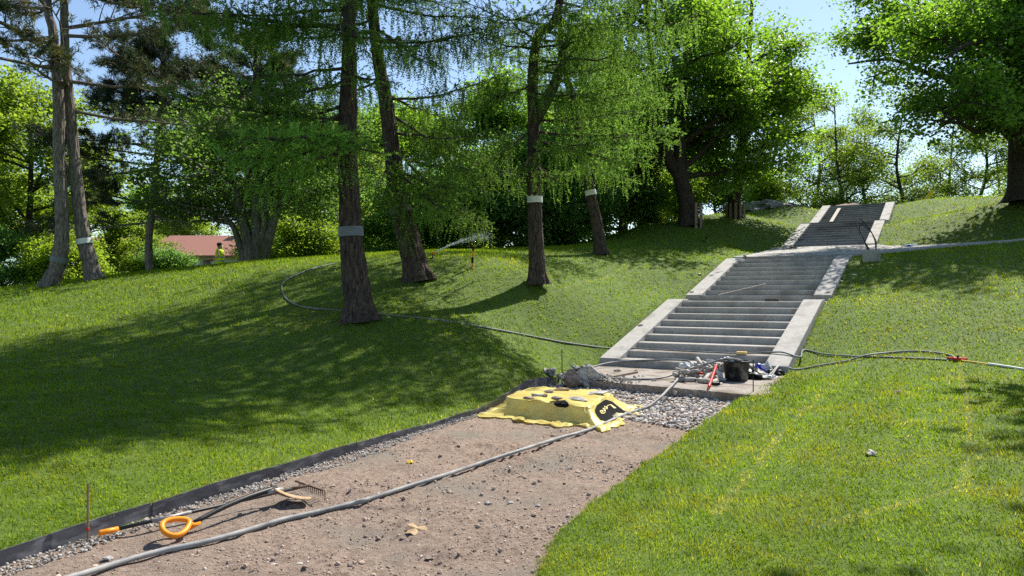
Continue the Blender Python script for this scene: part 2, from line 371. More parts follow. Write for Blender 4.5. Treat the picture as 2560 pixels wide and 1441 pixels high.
b.add(np.dstack([G, Zg]).reshape(-1, 3), Q=np.stack([i * nc + j, i * nc + j + 1, (i + 1) * nc + j + 1, (i + 1) * nc + j], -1).reshape(-1, 4))
ground = tag(ob('ground', b, M_soil, smooth=True), kind='structure')

# cross pavement on the middle landing, running off to the right behind the bank
def pave_s0(t): return np.interp(t, [-1, 3.3, 4.6, 7, 14, 30], [12.2, 12.2, 13.2, 13.9, 14.3, 14.5])
def pave_s1(t): return np.interp(t, [-1, 3.3, 5, 8, 30], [19.28, 19.28, 17.4, 16.6, 16.4])
def in_pave(x, y):
    s, t = to_st(x, y); return (t > -.8) & (s > pave_s0(t) - .02) & (s < pave_s1(t) + .02)
b = Buf(); ts = np.concatenate([np.linspace(-.75, 3.3, 8), np.linspace(3.8, 26, 24)]); us = np.linspace(0, 1, 9)
V = []
for t in ts:
    for u in us:
        s = pave_s0(t) * (1 - u) + pave_s1(t) * u; x, y = ST(s, t)
        V.append((x, y, (np.interp(s, PROF_S, PROF_Z) if t < 3.4 else max(float(H(x, y)), np.interp(s, PROF_S, PROF_Z) - .2)) + .05))
n = len(us); i, j = np.meshgrid(np.arange(len(ts) - 1), np.arange(n - 1), indexing='ij'); V = A(V)
sk = V.copy(); sk[:, 2] -= .25; nv = len(V)
Q = np.stack([i * n + j, (i + 1) * n + j, (i + 1) * n + j + 1, i * n + j + 1], -1).reshape(-1, 4)
e = np.arange(len(ts) - 1) * n
Q = np.concatenate([Q[:, ::-1], np.stack([e, e + n, e + n + nv, e + nv], 1), np.stack([e + n - 1 + nv, e + 2 * n - 1 + nv, e + 2 * n - 1, e + n - 1], 1)])
b.add(np.concatenate([V, sk]), Q=Q)
tag(ob('pavement', b, M_conc), kind='structure')
# strip of sand between the second flight and the pavement
b = Buf(); ss = np.linspace(10.2, 12.25, 14); tt = np.linspace(-CW - .1, SW + CW - .02, 26)
sx, tx = np.meshgrid(ss, tt, indexing='ij'); P = np.stack([X0 + sx * SN + tx * CS, Y0 + sx * CS - tx * SN], -1)
z = 2.70 + (fbm(P[..., 0] * 3, P[..., 1] * 3, 3, 4) - .4) * .06 + (sx - 10.2) * .06
i, j = np.meshgrid(np.arange(13), np.arange(25), indexing='ij')
b.add(np.dstack([P, z]).reshape(-1, 3), Q=np.stack([i * 26 + j, i * 26 + j + 1, (i + 1) * 26 + j + 1, (i + 1) * 26 + j], -1).reshape(-1, 4)[:, ::-1])
tag(ob('sand_strip', b, M_dirt, smooth=True), kind='structure')

# dirt path
ny, nx = 450, 130
yy = np.linspace(-3, 13.3, ny); V = []
for y in yy:
    xs = np.linspace(lx(y) + .004, rx(y) + .10, nx); V.append(np.stack([xs, np.full(nx, y), dirt_z(xs, np.full(nx, y))], 1))
V = A(V); V[:, -1, 2] -= .03
i, j = np.meshgrid(np.arange(ny - 1), np.arange(nx - 1), indexing='ij')
b = Buf(); b.add(V.reshape(-1, 3), Q=np.stack([i * nx + j, i * nx + j + 1, (i + 1) * nx + j + 1, (i + 1) * nx + j], -1).reshape(-1, 4))
tag(ob('dirt_path', b, M_dirt, smooth=True), kind='structure')

# ------------------------------------------------------------------ concrete stairs
def flight(s0, z1, n, h, T, label, mstep, holes=()):
    t = thing('stair_flight', label, 'stairs', tuple(ST(s0, SW / 2, z1 - h)))
    org = A(t.location)
    for k in range(n):
        a, c = s0 + k * T, s0 + (k + 1) * T + (.10 if k < n - 1 else .55); z = z1 + k * h
        zb = z - h - .12
        pts = [ST(a, -.06), ST(a, SW + .06), ST(c, SW + .06), ST(c, -.06)]
        b = Buf(); V, Q = prism([(*p, zb) for p in pts], [(*p, z) for p in pts]); b.add(V - org, Q)
        o = bevel(ob('step', b, mstep, t), .012)
        if mstep is M_conc:                  # gritty top sheet, left bare between the arrises
            p2 = [ST(a + .03, -.01), ST(a + .03, SW + .01), ST(c - .12 if k < n - 1 else c - .02, SW + .01), ST(c - .12 if k < n - 1 else c - .02, -.01)]
            b = Buf(); V, Q = prism([(*p, z - .02) for p in p2], [(*p, z + .004) for p in p2]); b.add(V - org, Q)
            ob('tread', b, M_tread, o)
    s_end = s0 + (n - 1) * T
    for sd, (ta, tb) in enumerate(((-CW, 0), (SW, SW + CW))):
        lift = .035
        pr = [(s0 - .012, z1 + lift - .02), (s0 + .3 * T, z1 + lift + .3 * h - .01), (s_end + .1, z1 + (n - 1) * h + lift + .02), (s_end + .5, z1 + (n - 1) * h + lift + .02)]
        lo = [(p[0], zz) for p, zz in zip(pr, (z1 - h - .1, z1 - h - .05, z1 + (n - 1) * h - .8, z1 + (n - 1) * h - .5))]
        V = [ST(p[0], ta, p[1]) for p in pr] + [ST(p[0], tb, p[1]) for p in pr] + [ST(p[0], ta, p[1]) for p in lo] + [ST(p[0], tb, p[1]) for p in lo]
        Q = []
        for q in range(3):
            Q += [[q, q + 1, q + 5, q + 4][::-1], [q + 8, q + 12, q + 13, q + 9][::-1], [q, q + 8, q + 9, q + 1][::-1], [q + 4, q + 5, q + 13, q + 12][::-1]]
        Q += [[0, 4, 12, 8][::-1], [3, 11, 15, 7][::-1]]
        b = Buf(); b.add(A(V) - org, Q); o = bevel(ob('cheek_wall', b, M_conc, t), .012)
        for hs, hsd in holes:
            if hsd == sd:
                z = z1 + lift + (hs - s0) / T * h + .003; a = np.arange(14) * 2 * np.pi / 14
                hv = [ST(hs + .06 * math.cos(q), (ta + tb) / 2 + (.12 if hsd else -.12) + .06 * math.sin(q), z + .06 * math.cos(q) / T * h) for q in a]
                b = Buf(); b.add(A(hv + [A(hv).mean(0)]) - org, T=[[14, (q + 1) % 14, q] for q in range(14)]); ob('post_hole', b, M_rod, o)
    return t
F2 = 8 * TR + LD
flight(0, Z0, 9, RH, TR, 'lowest concrete stair flight, with the bucket and hoses at its foot', M_conc, ((2.1, 0),))
flight(F2, Z0 + 9 * RH, 9, RH, TR, 'second concrete stair flight up, with a thin stick lying across its steps', M_conc, ((F2 + .25, 0), (F2 + .25, 1)))
flight(19.3, 3.66, 10, .146, TR, 'third stair flight up, damp steps coloured dark for shade, just above the cross pavement', M_cdark, ((20.8, 0), (22.2, 0), (20.9, 1), (22.3, 1)))
flight(26.7, 5.25, 10, .152, TR, 'topmost stair flight, with a loose pale plank lying on its dark steps', M_cdark, ((28.5, 0), (30.2, 0), (28.3, 1), (30.0, 1)))
# landings between flights
for (s0, s1, z, nm, mm) in ((8 * TR + .5, F2 + .1, Z0 + 8 * RH + .004, 'landing', M_tread), (24.4, 26.8, 5.09, 'landing', M_cdark), (31.8, 35, 6.62, 'landing', M_cdark)):
    b = Buf(); pts = [ST(s0, -CW - .02), ST(s0, SW + CW + .02), ST(s1, SW + CW + .02), ST(s1, -CW - .02)]
    b.add(*prism([(*p, z - .3) for p in pts], [(*p, z) for p in pts])); tag(bevel(ob(nm, b, mm), .01), kind='structure')

# slab at the foot of the stairs with a rough broken front edge
fr = []
for u in np.linspace(0, 1, 60):
    p = SLABF[0] * (1 - u) + SLABF[1] * u; nn = A([-.62, -.78]); fr.append(p + nn * ((fbm(A([u * 14]), A([.3]), 4, 2)[0] - .45) * .16))
bk = [ST(.05, -CW - .1) * (1 - u) + ST(.05, SW + CW - .05) * u for u in np.linspace(0, 1, 60)]
fr[-1] = fr[-1] * .6 + A(bk[-1]) * .4 * 0 + fr[-1] * .4
b = Buf(); V = []; nz_ = 12
for u in range(60):
    for k in range(nz_):
        w_ = k / (nz_ - 1); p = A(fr[u]) * (1 - w_) + A(bk[u]) * w_
        V.append((*p, .165 + (fbm(A([p[0] * 4]), A([p[1] * 4]), 3, 8)[0] - .45) * .018 - (.012 if k == 0 else 0)))
    p = A(fr[u]); V.append((*(p + A([.03, .04]) * rng.uniform(0, 1)), .10)); V.append((*(p + A([.05, .06])), -.1))
nn_ = nz_ + 2; Q = []
for u in range(59):
    for k in range(nz_ - 1): Q.append([u * nn_ + k, (u + 1) * nn_ + k, (u + 1) * nn_ + k + 1, u * nn_ + k + 1])
    Q.append([u * nn_, u * nn_ + nz_, (u + 1) * nn_ + nz_, (u + 1) * nn_]); Q.append([u * nn_ + nz_, u * nn_ + nz_ + 1, (u + 1) * nn_ + nz_ + 1, (u + 1) * nn_ + nz_])
b.add(V, Q)
tag(ob('concrete_slab', b, M_old), 'rough concrete slab with a broken front edge at the foot of the stairs', 'slab')

# steel edging between lawn and path
edg = thing('path_edging', 'dark metal edging strip holding the lawn along the dirt path', 'edging', (-3.04, 4.4, 0))
ey = [-3, 0.6, 3.1, 5.35, 7.6, 9.8, 11.6, 13.05]
for k in range(len(ey) - 1):
    b = Buf(); V = []; yy = np.linspace(ey[k] + .004, ey[k + 1] - .004, 9)
    for y in yy:
        x = lx(y) + .008 * math.sin(y * 2.1); zt = float(H(x, y)) + .012 + .006 * math.sin(y * 5 + k)
        for dx, z in ((0, -.1), (.012, -.1), (.012, zt), (0, zt)): V.append((x + dx + (.01 if k % 2 else 0) * (z > 0), y, z))
    Q = [[q * 4 + c, q * 4 + (c + 1) % 4, q * 4 + 4 + (c + 1) % 4, q * 4 + 4 + c] for q in range(8) for c in range(4)] + [[0, 1, 2, 3][::-1], [32, 33, 34, 35]]
    b.add(A(V) - A(edg.location), Q); ob('edging_strip', b, M_edge, edg)

# ------------------------------------------------------------------ grass and gravel
N = 620000
ang = rng.uniform(-.86, .86, N); dd = np.exp(rng.uniform(math.log(2.3), math.log(46), N))
px_, py_ = np.sin(ang) * dd, np.cos(ang) * dd
edge_n = (fbm(px_ * 5, py_ * 5, 3, 15) - .3) * .22
ok = ~((px_ > lx(py_) + .0) & (px_ < rx(py_) - np.where(py_ < 11.5, edge_n, .02))) & ~in_pave(px_, py_)
px_, py_, dd = px_[ok], py_[ok], dd[ok]; N = len(px_)
# thin turf right at the edges, and creeping over them
pz_ = H(px_, py_) + (fbm(px_ * .8, py_ * .8, 3, 5) - .45) * .05
ins = (px_ > lx(py_)) & (px_ < rx(py_)) & (py_ < 11.5); pz_[ins] = np.maximum(pz_[ins] - .03, dirt_z(px_[ins], py_[ins]))
seam = np.zeros(N)
def seg(p, q, w):
    p, q = A(p)[:2], A(q)[:2]; v = q - p; t = np.clip(((px_ - p[0]) * v[0] + (py_ - p[1]) * v[1]) / (v @ v), 0, 1)
    d = np.hypot(px_ - p[0] - t * v[0], py_ - p[1] - t * v[1]) + (fbm(px_ * 4, py_ * 4, 2, 31) - .45) * .07
    return np.clip(1.15 - d / w, 0, 1) * (.35 + .9 * vnoise(px_ * 2.3, py_ * 2.3, 77))
for a, c, w in (((1790, 1290), (1960, 1080), .05), ((1960, 1080), (2060, 985), .05), ((2405, 940), (2428, 1120), .05), ((2428, 1120), (2400, 1230), .055), ((2050, 1320), (2380, 1225), .045),
                ((2400, 780), (2405, 940), .045), ((2380, 1225), (2560, 1250), .03)):
    seam = np.maximum(seam, seg(hit(*a), hit(*c), w) * .9)
for a, c, w in (((1390, 765), (1640, 660), .05), ((1380, 745), (1560, 668), .05), ((640, 690), (420, 735), .05)):
    seam = np.maximum(seam, seg(hit(*a), hit(*c), w) * .5)
pa = fbm(px_ * .55, py_ * .55, 4, 41); pb = fbm(px_ * 2.2, py_ * 2.2, 3, 47); pc = fbm(px_ * 9, py_ * 9, 2, 53)
right = (px_ > rx(py_)).astype(float)
dry = np.clip((pb - .40) * 3.2, 0, 1) * (.35 + .55 * right) + .5 * np.clip((pa - .48) * 3, 0, 1)
col = A([.92, 1.0, .9]) + dry[:, None] * A([.62, .22, .15]) + rng.normal(0, .13, (N, 1)) + (pc - .45)[:, None] * A([.5, .55, .5])
fringe = np.clip(1 - (lx(py_) - px_) / .10, 0, 1) * (px_ < lx(py_)) * (py_ < 13.2)
straw = (rng.random(N) < .02 + .06 * right * pb + seam * .85 + fringe * .45 * pb * 2)
col[straw] = col[straw] * .4 + A([2.7, 1.5, 6.0]) * rng.uniform(.4, 1.0, (straw.sum(), 1))
col = np.clip(col, .25, 4)
# real turf strips: alternate slightly in tone
sS, tS = to_st(px_, py_); col *= (1 + .09 * np.where(np.sin(tS * 2 * np.pi / 1.3) > 0, 1, -1))[:, None]
ln = (.034 + .014 * pb) * (dd / 6) ** .35 * rng.uniform(.5, 1.35, N); wd = .0030 * (dd / 4) ** .9 * rng.uniform(.7, 1.3, N)
ln *= np.where(seam > .4, .8, 1)
az = rng.uniform(0, 6.28, N) ; lean = rng.uniform(.2, 1.0, N)
comb = fbm(px_ * .9, py_ * .9, 2, 61) * 9
tip = np.stack([np.cos(az) * lean + .35 * np.cos(comb), np.sin(az) * lean + .35 * np.sin(comb), np.ones(N)], 1); tip /= np.linalg.norm(tip, axis=1)[:, None]
sa = az + rng.uniform(.8, 2.3, N); sv = np.stack([np.cos(sa), np.sin(sa), np.zeros(N)], 1) * wd[:, None]
base = np.stack([px_, py_, pz_ - .004], 1)
V = np.stack([base - sv, base + sv, base + tip * ln[:, None]], 1).reshape(-1, 3)
b = Buf(); b.add(V, T=np.arange(N * 3).reshape(-1, 3), C=np.repeat(col, 3, 0))
tag(ob('grass', b, M_grass, color=True), 'short green lawn grass covering the slopes on both sides of the stairs', 'grass', kind='stuff')

def scatter(n, test, x0, x1, y0, y1):
    P = np.stack([rng.uniform(x0, x1, n), rng.uniform(y0, y1, n)], 1); return P[test(P[:, 0], P[:, 1])]
GRAYS = A([[.62, .58, .54], [.42, .38, .35], [.5, .4, .32], [.72, .70, .67], [.30, .27, .25], [.55, .43, .36], [.62, .60, .60]])
g0, g1 = A([.35, 10.4]), A([2.35, 8.5])     # where gravel gives way to dirt
def in_gravel(x, y):
    e = (fbm(x * 3, y * 3, 2, 71) - .45) * .5
    return (x > lx(y) + .03) & (x < rx(y) + .02) & ~in_slab(x - .03, y - .05) & ((g1[0] - g0[0]) * (y - g0[1] - e) - (g1[1] - g0[1]) * (x - g0[0]) > 0)
P = scatter(16000, in_gravel, -.5, 4.4, 8, 13.5)
b = pebbles(np.column_stack([P, dirt_z(P[:, 0], P[:, 1]) + rng.uniform(0, .03, len(P))]), rng.uniform(.014, .034, len(P)), .65, GRAYS[rng.integers(0, 7, len(P))] * rng.uniform(.55, 1.15, (len(P), 1)))
tag(ob('gravel', b, M_peb, color=True), 'loose pale pebbles between the concrete slab and the dirt', 'gravel', kind='stuff')
def in_strip(x, y):
    w = .10 + .28 * np.clip(fbm(x * .9, y * .9, 3, 83), 0, 1) * np.clip((8.6 - y) / 2 + .5, .3, 1); return (x > lx(y) + .02) & (x < lx(y) + .02 + w)
P = scatter(90000, in_strip, -4.5, 1., 2.5, 12.8)[:10000]
b = pebbles(np.column_stack([P, dirt_z(P[:, 0], P[:, 1]) + rng.uniform(0, .02, len(P))]), rng.uniform(.005, .013, len(P)), .75, A([.46, .435, .41]) * rng.uniform(.5, 1.2, (len(P), 1)))
tag(ob('crushed_stone', b, M_peb, color=True), 'fine white crushed stone along the metal edging', 'gravel', kind='stuff')
def in_path(x, y): return (x > lx(y) + .1) & (x < rx(y) - .03) & (rng.random(len(x)) < np.clip(fbm(x * 1.6, y * 1.6, 3, 91) * 2.4 - .75, .05, 1))
P = scatter(60000, in_path, -4, 3, 3, 11)[:12000]
sz = rng.uniform(.003, .008, len(P)) * np.where(rng.random(len(P)) < .06, 2.6, 1)
cc = A([.40, .31, .25]) * rng.uniform(.65, 1.3, (len(P), 1)); wh = rng.random(len(P)) < .05; cc[wh] = A([.62, .57, .52])
b = pebbles(np.column_stack([P, dirt_z(P[:, 0], P[:, 1]) + sz * .3]), sz, .75, cc)
tag(ob('soil_crumbs', b, M_peb, color=True), 'small stones and soil crumbs strewn over the dirt path', 'gravel', kind='stuff')

# ------------------------------------------------------------------ trees
def rot(v, ax, a):
    ax = ax / (np.linalg.norm(ax) + 1e-9); return v * math.cos(a) + np.cross(ax, v) * math.sin(a) + ax * (ax @ v) * (1 - math.cos(a))
def unit(v): return v / (np.linalg.norm(v, axis=-1, keepdims=True) + 1e-9)
ZUP = A([0, 0, 1.])

def pnoise(x, y, per, sd=0):
    ix, iy = np.floor(x), np.floor(y); fx, fy = x - ix, y - iy; fx = fx * fx * (3 - 2 * fx); fy = fy * fy * (3 - 2 * fy)
    h = lambda i, j: hashn(np.mod(i, per), j, sd)
    return (h(ix, iy) * (1 - fx) + h(ix + 1, iy) * fx) * (1 - fy) + (h(ix, iy + 1) * (1 - fx) + h(ix + 1, iy + 1) * fx) * fy
class Tree:
    def __init__(s, seed): s.r = np.random.default_rng(seed); s.wood = Buf(); s.twig = Buf(); s.leaf = Buf(); s.SP = []; s.SD = []; s.SL = []; s.SC = []; s.E = []; s.ET = []
    # ---- wood
    def limb(s, P, r0, r1, n=6, k=None):
        P = spline(P, k or max(4, 3 * len(P))); s.twig.add(*tube(P, np.linspace(r0, r1, len(P)), n)[:2]); return P
    def trunk(s, P, r0, r1, n=20, k=60, flare=.5, knob=.10):
        P = spline(P, k); u = np.linspace(0, 1, k); hgt = P[:, 2] - P[0, 2]
        R = (r0 + (r1 - r0) * u) * (1 + flare * np.exp(-np.clip(hgt, 0, None) / .35))
        a = np.arange(n)[None] * 2 * np.pi / n
        wob = 1 + knob * (fbm(np.cos(a) * 3 + 7 + hgt[:, None] * .15, np.sin(a) * 3 + hgt[:, None] * 1.3, 3, 5) - .45) * 2
        wob = wob + .22 * np.exp(-np.clip(hgt, 0, None) / .25)[:, None] * np.cos(a * 5 + 1)
        if n > 30:                            # fissured plates
            c = a / (2 * np.pi); hh = hgt[:, None]
            rd = np.abs(pnoise(c * 22 + .35 * np.sin(hh * 3), hh * 3.2, 22, 3) - .5) * 2; r2 = np.abs(pnoise(c * 40 + .3 * np.sin(hh * 5), hh * 7, 40, 8) - .5) * 2
            wob = wob + .11 * np.minimum(rd * 2.2, 1) + .05 * np.minimum(r2 * 2, 1) - .12
        s.wood.add(*tube(P, R, n, wob=wob)[:2]); s.axis, s.R = P, R; return P
    def at(s, z):
        P = s.axis; return A([np.interp(z, P[:, 2], P[:, 0]), np.interp(z, P[:, 2], P[:, 1]), z]), float(np.interp(z, P[:, 2], s.R))
    # ---- larch boughs: a limb, flat side branches, and needle-clad shoots
    def bough(s, p0, tip, sag=.10, w=.9, hang=.3, coarse=False, step=.10, r0=.035, up=.25, tint=1.):
        r = s.r; p0, tip = A(p0), A(tip); ax = tip - p0; L = np.linalg.norm(ax); h = unit(ax)
        u = np.linspace(0, 1, 9)[:, None]; P = p0 + ax * u + ZUP * (-sag * L * 4 * u * (1 - u) * .5) + r.normal(0, .03 * L ** .5, (9, 3)) * u * (1 - u) * 2
        s.twig.add(*tube(P, np.linspace(r0, .006, 9), 5)[:2])
        m = int(L / step); us = np.linspace(.16, 1, m) + r.uniform(-.5, .5, m) / m
        side = unit(np.cross(h, ZUP))
        for i, uu in enumerate(us):
            uu = min(max(uu, .05), .999); q = uu * 8; a = int(q); p = P[a] * (1 - q + a) + P[min(a + 1, 8)] * (q - a)
            sg = 1 if i % 2 else -1; l2 = w * (.35 + .65 * math.sin(math.pi * min(1, uu * .85 + .12))) * r.uniform(.55, 1.15)
            d = unit(h * r.uniform(.35, .9) + side * sg * r.uniform(.6, 1.1) + ZUP * r.uniform(-.25, .3))
            e = p + d * l2 + ZUP * (-.22 * l2 * l2 + r.uniform(-.1, .1))
            mid = (p + e) / 2 + ZUP * .05 * l2
            if not coarse: s.twig.add(*tube(A([p, mid, e]), [.008, .006, .003], 3)[:2])
            k = max(2, int(l2 / (.085 if not coarse else .14))); v = r.uniform(.1, 1, k)[:, None]
            sp = p * (1 - v) ** 2 + 2 * mid * v * (1 - v) + e * v * v
            dn = r.random(k) < hang
            sd = d * r.uniform(.3, .9, (k, 1)) + side * r.normal(0, .6, (k, 1)) + h * r.normal(0, .35, (k, 1)) + ZUP * (r.uniform(-.1, .1 + up * 2, (k, 1)))
            sd[dn] = unit(A([0, 0, -1.]) + r.normal(0, .25, (dn.sum(), 3)))
            s.SP.append(sp); s.SD.append(unit(sd)); s.SL.append(np.where(dn, r.uniform(.2, .6, k), r.uniform(.16, .38, k)) * (1.5 if coarse else 1))
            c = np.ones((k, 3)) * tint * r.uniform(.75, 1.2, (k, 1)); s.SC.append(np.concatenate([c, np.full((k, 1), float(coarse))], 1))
    def needles(s, K=13, M=2, ln=.042, wd=.010):
        r = s.r; SP, SD, SL, SC = map(np.concatenate, (s.SP, s.SD, s.SL, s.SC))
        for co in (0, 1):
            m = SC[:, 3] == co
            if not m.any(): continue
            p, d, l, c = SP[m], SD[m], SL[m], SC[m, :3]; n = len(p); k_, m_, ln_, wd_ = (K, M, ln, wd) if co == 0 else (2, 2, .15, .045)
            v = (np.arange(k_) + .5) / k_
            pos = p[:, None] + d[:, None] * (l[:, None] * v)[..., None] - ZUP * (l[:, None] * v ** 2 * .18)[..., None]
            pos = np.repeat(pos.reshape(-1, 3), m_, 0); dd = np.repeat(np.repeat(d, k_, 0), m_, 0); nn = len(pos)
            o = unit(np.cross(dd, r.normal(size=(nn, 3)))); nd_ = unit(o * .85 + dd * .6)
            sd = np.cross(nd_, unit(r.normal(size=(nn, 3)))); sd = unit(sd) * wd_ * r.uniform(.7, 1.4, (nn, 1))
            le = ln_ * r.uniform(.7, 1.4, (nn, 1))
            V = np.stack([pos - sd, pos + sd, pos + nd_ * le], 1).reshape(-1, 3)
            cc = np.repeat(np.repeat(c, k_ * m_, 0) * r.uniform(.75, 1.2, (nn, 1)), 3, 0)
            s.leaf.add(V, T=np.arange(nn * 3).reshape(-1, 3), C=cc)
    # ---- pine: needle stars on forked twigs
    def pine_limb(s, p0, d, L, sub=9, r0=.05, rise=.15, clump=.15, nper=2):
        r = s.r; d = unit(A(d)); u = np.linspace(0, 1, 7)[:, None]
        P = p0 + d * L * u + ZUP * (rise * L * (u ** 2) - .08 * L * u) + np.cumsum(r.normal(0, .03 * L, (7, 3)) * A([1, 1, .6]), 0) * u
        s.twig.add(*tube(P, np.linspace(r0, .012, 7), 6)[:2]); side = unit(np.cross(d, ZUP))
        for i in range(sub):
            uu = r.uniform(.22, 1.); q = uu * 6; a = min(int(q), 5); p = P[a] * (1 - q + a) + P[a + 1] * (q - a)
            l2 = L * r.uniform(.15, .38) * (1.15 - uu * .5); d2 = unit(d * r.uniform(.5, 1) + side * r.choice([-1, 1]) * r.uniform(.3, 1) + ZUP * r.uniform(-.15, .5))
            e = p + d2 * l2; s.twig.add(*tube(A([p, (p + e) / 2 + r.normal(0, .05, 3), e]), [.018, .012, .006], 4)[:2])
            for j in range(5):
                f = p + (e - p) * r.uniform(.35, 1); g = f + unit(d2 + r.normal(0, .6, 3) + ZUP * .25) * r.uniform(.15, .5)
                s.twig.add(*tube(A([f, g]), [.008, .004], 3)[:2])
                for q_ in range(nper): s.E.append(f + (g - f) * (1 - .45 * q_)); s.ET.append(unit(g - f))
    def pine_needles(s, n=16, ln=.14, wd=.011, tint=(1, 1, 1)):
        r = s.r; E = A(s.E); T = A(s.ET); m = len(E); c = np.clip(A(tint) * r.uniform(.7, 1.3, (m, 1)), 0, 3)
        br = r.random(m) < .22; c[br] *= A([1.9, 1.25, .8])
        P = np.repeat(E, n, 0) + r.normal(0, .03, (m * n, 3)); D = unit(np.repeat(T, n, 0) * .55 + unit(r.normal(size=(m * n, 3)))); S = unit(np.cross(D, r.normal(size=(m * n, 3)))) * wd
        V = np.stack([P - S, P + S, P + D * ln * r.uniform(.7, 1.3, (m * n, 1))], 1).reshape(-1, 3)
        s.leaf.add(V, T=np.arange(m * n * 3).reshape(-1, 3), C=np.repeat(np.repeat(c, n, 0), 3, 0))
    # ---- broadleaf: branches off given limbs, leaves in flat sprays at the twig ends
    def branches(s, P, nsub, l0, l1, up=.25, ntw=6, u0=.25, r0=.04, gr=.5):
        r = s.r; P = A(P); m = len(P) - 1
        for i in range(nsub):
            uu = r.uniform(u0, 1); q = uu * m; a = min(int(q), m - 1); p = P[a] * (1 - q + a) + P[a + 1] * (q - a); t = unit(P[a + 1] - P[a])
            o = r.normal(size=3); o[2] *= .45; o = unit(o - t * (o @ t) * .6)
            d = unit(o + t * r.uniform(.2, .9) + ZUP * up); l = r.uniform(l0, l1) * (1.1 - .4 * uu)
            mid = p + d * l * .5 + r.normal(0, .08 * l, 3); e = mid + unit(d + ZUP * r.uniform(-.3, .35) + r.normal(0, .3, 3)) * l * .5
            B = A([p, mid, e]); s.twig.add(*tube(spline(B, 5), np.linspace(r0, .010, 5), 5)[:2])
            for j in range(ntw):
                v = r.uniform(.25, 1.05); f = p * (1 - v) + e * v + (mid - (p + e) / 2) * 4 * v * (1 - v) * .5
                g = f + unit(d * .5 + r.normal(0, .8, 3) * A([1, 1, .55])) * r.uniform(.35, 1.) * gr * 2
                s.twig.add(*tube(A([f, (f + g) / 2 + r.normal(0, .04, 3), g]), [.009, .006, .003], 3)[:2]); s.E.append(g); s.E.append((f + g) / 2)
    def leaves(s, per, size, sig=(.36, .36, .17), tint=(1, 1, 1), var=.22, tilt=.55):
        r = s.r; E = A(s.E); m = len(E); n = m * per
        cl = r.uniform(1 - var, 1 + var, (m, 1)) * A(tint)
        P = np.repeat(E, per, 0) + r.normal(size=(n, 3)) * A(sig); C = np.repeat(cl, per, 0) * r.uniform(.82, 1.18, (n, 1))
        N = unit(A([0, 0, 1.]) + r.normal(0, tilt, (n, 3))); D = unit(np.cross(N, r.normal(size=(n, 3)))); S = np.cross(N, D)
        L = size * r.uniform(.6, 1.25, (n, 1))
        V = np.stack([P, P + D * L * .45 + S * L * .48 + N * L * .10, P + D * L - N * L * .12, P + D * L * .45 - S * L * .48 + N * L * .10], 1).reshape(-1, 3)
        s.leaf.add(V, Q=np.arange(n * 4).reshape(-1, 4), C=np.repeat(C, 4, 0))
    def finish(s, name, label, base, bark, leafm, group=None, bands=(), cat='tree'):
        t = thing(name, label, cat, tuple(base), group); o = A(base)
        for bf in (s.wood, s.twig, s.leaf): bf.V = [v - o for v in bf.V]
        if s.wood.n: tr = ob('trunk', s.wood, bark, t, smooth=True)
        if s.twig.n: ob('branches', s.twig, bark, t, smooth=True)
        if s.leaf.n: ob('crown', s.leaf, leafm, t, color=True)
        for z0, z1, m, nm in bands:
            zs = np.linspace(z0, z1, 6); P = A([s.at(z)[0] for z in zs]) - o; R = A([s.at(z)[1] for z in zs]) * 1.06 + .012 + rng.uniform(-.003, .003, 6)
            bf = Buf(); V, Q, _ = tube(P, R, 22); Vi, Qi, _ = tube(P, R - .006, 22); bf.add(V, Q); bf.add(Vi, Qi[:, ::-1]); ob(nm, bf, m, t, smooth=True)
        return t

def trunk_pts(pts, d, top, d1=None):         # trunk points through the places where the photograph shows it, then on up
    n = len(pts); P = [W(x, y, d + (d1 - d if d1 else 0) * i / (n - 1)) for i, (x, y) in enumerate(pts)]
    v = P[-1] - P[-2]; v = v / v[2]
    v = A([v[0] * .15, v[1] * .15, 1.]); return A(P + [P[-1] + v * .5 * (top - P[-1][2]) * k for k in (1, 2)])

def larch(seed, label, pts, d, r0, top, boughs, zr, zfine, bands, nrand=8, ncoarse=60, Lmax=3.6, tint=1., hang=.4, forks=(), extra=()):
    t = Tree(seed); P = trunk_pts(pts, d, top); t.trunk(P, r0, .05, 60, 190, .42, .16); r = t.r
    for lb, ra, rb in forks: t.limb([W(*q) for q in lb], ra, rb, 12)
    for py, tip, kw in boughs:
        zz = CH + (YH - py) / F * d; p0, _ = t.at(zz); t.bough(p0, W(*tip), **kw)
    for i in range(nrand):
        z = r.uniform(zr, zfine); p0, _ = t.at(z); a = r.uniform(0, 6.28); L = r.uniform(.55, 1.) * Lmax * .85
        t.bough(p0, p0 + A([math.cos(a), math.sin(a), r.uniform(-.15, .15)]) * L, sag=.12, hang=hang, step=.12, tint=tint)
    for i in range(ncoarse):
        u = r.uniform(0, 1) ** .8; z = zfine + (top - zfine - .5) * u; p0, _ = t.at(z); a = i * 2.4 + r.uniform(-.4, .4); L = (Lmax * (1 - u) + .5) * r.uniform(.6, 1.1)
        t.bough(p0, p0 + A([math.cos(a), math.sin(a), r.uniform(-.1, .2)]) * L, sag=.1, hang=.4, coarse=True, step=.16, tint=tint)
    for n_, a0, a1, z0, z1, L in extra:      # further boughs high up, added out of view to shade the lawn
        for i in range(n_):
            p0, _ = t.at(r.uniform(z0, z1)); a = r.uniform(a0, a1); t.bough(p0, p0 + A([math.cos(a), math.sin(a), .1]) * L * r.uniform(.7, 1.05), hang=.4, coarse=True, step=.15, tint=tint)
    t.needles(); base = P[0].copy()
    return t.finish('larch_tree', label, base, M_bark, M_larch, 'larch trees on the lawn', bands)
def bz(py, d): return CH + (YH - py) / F * d
g = dict
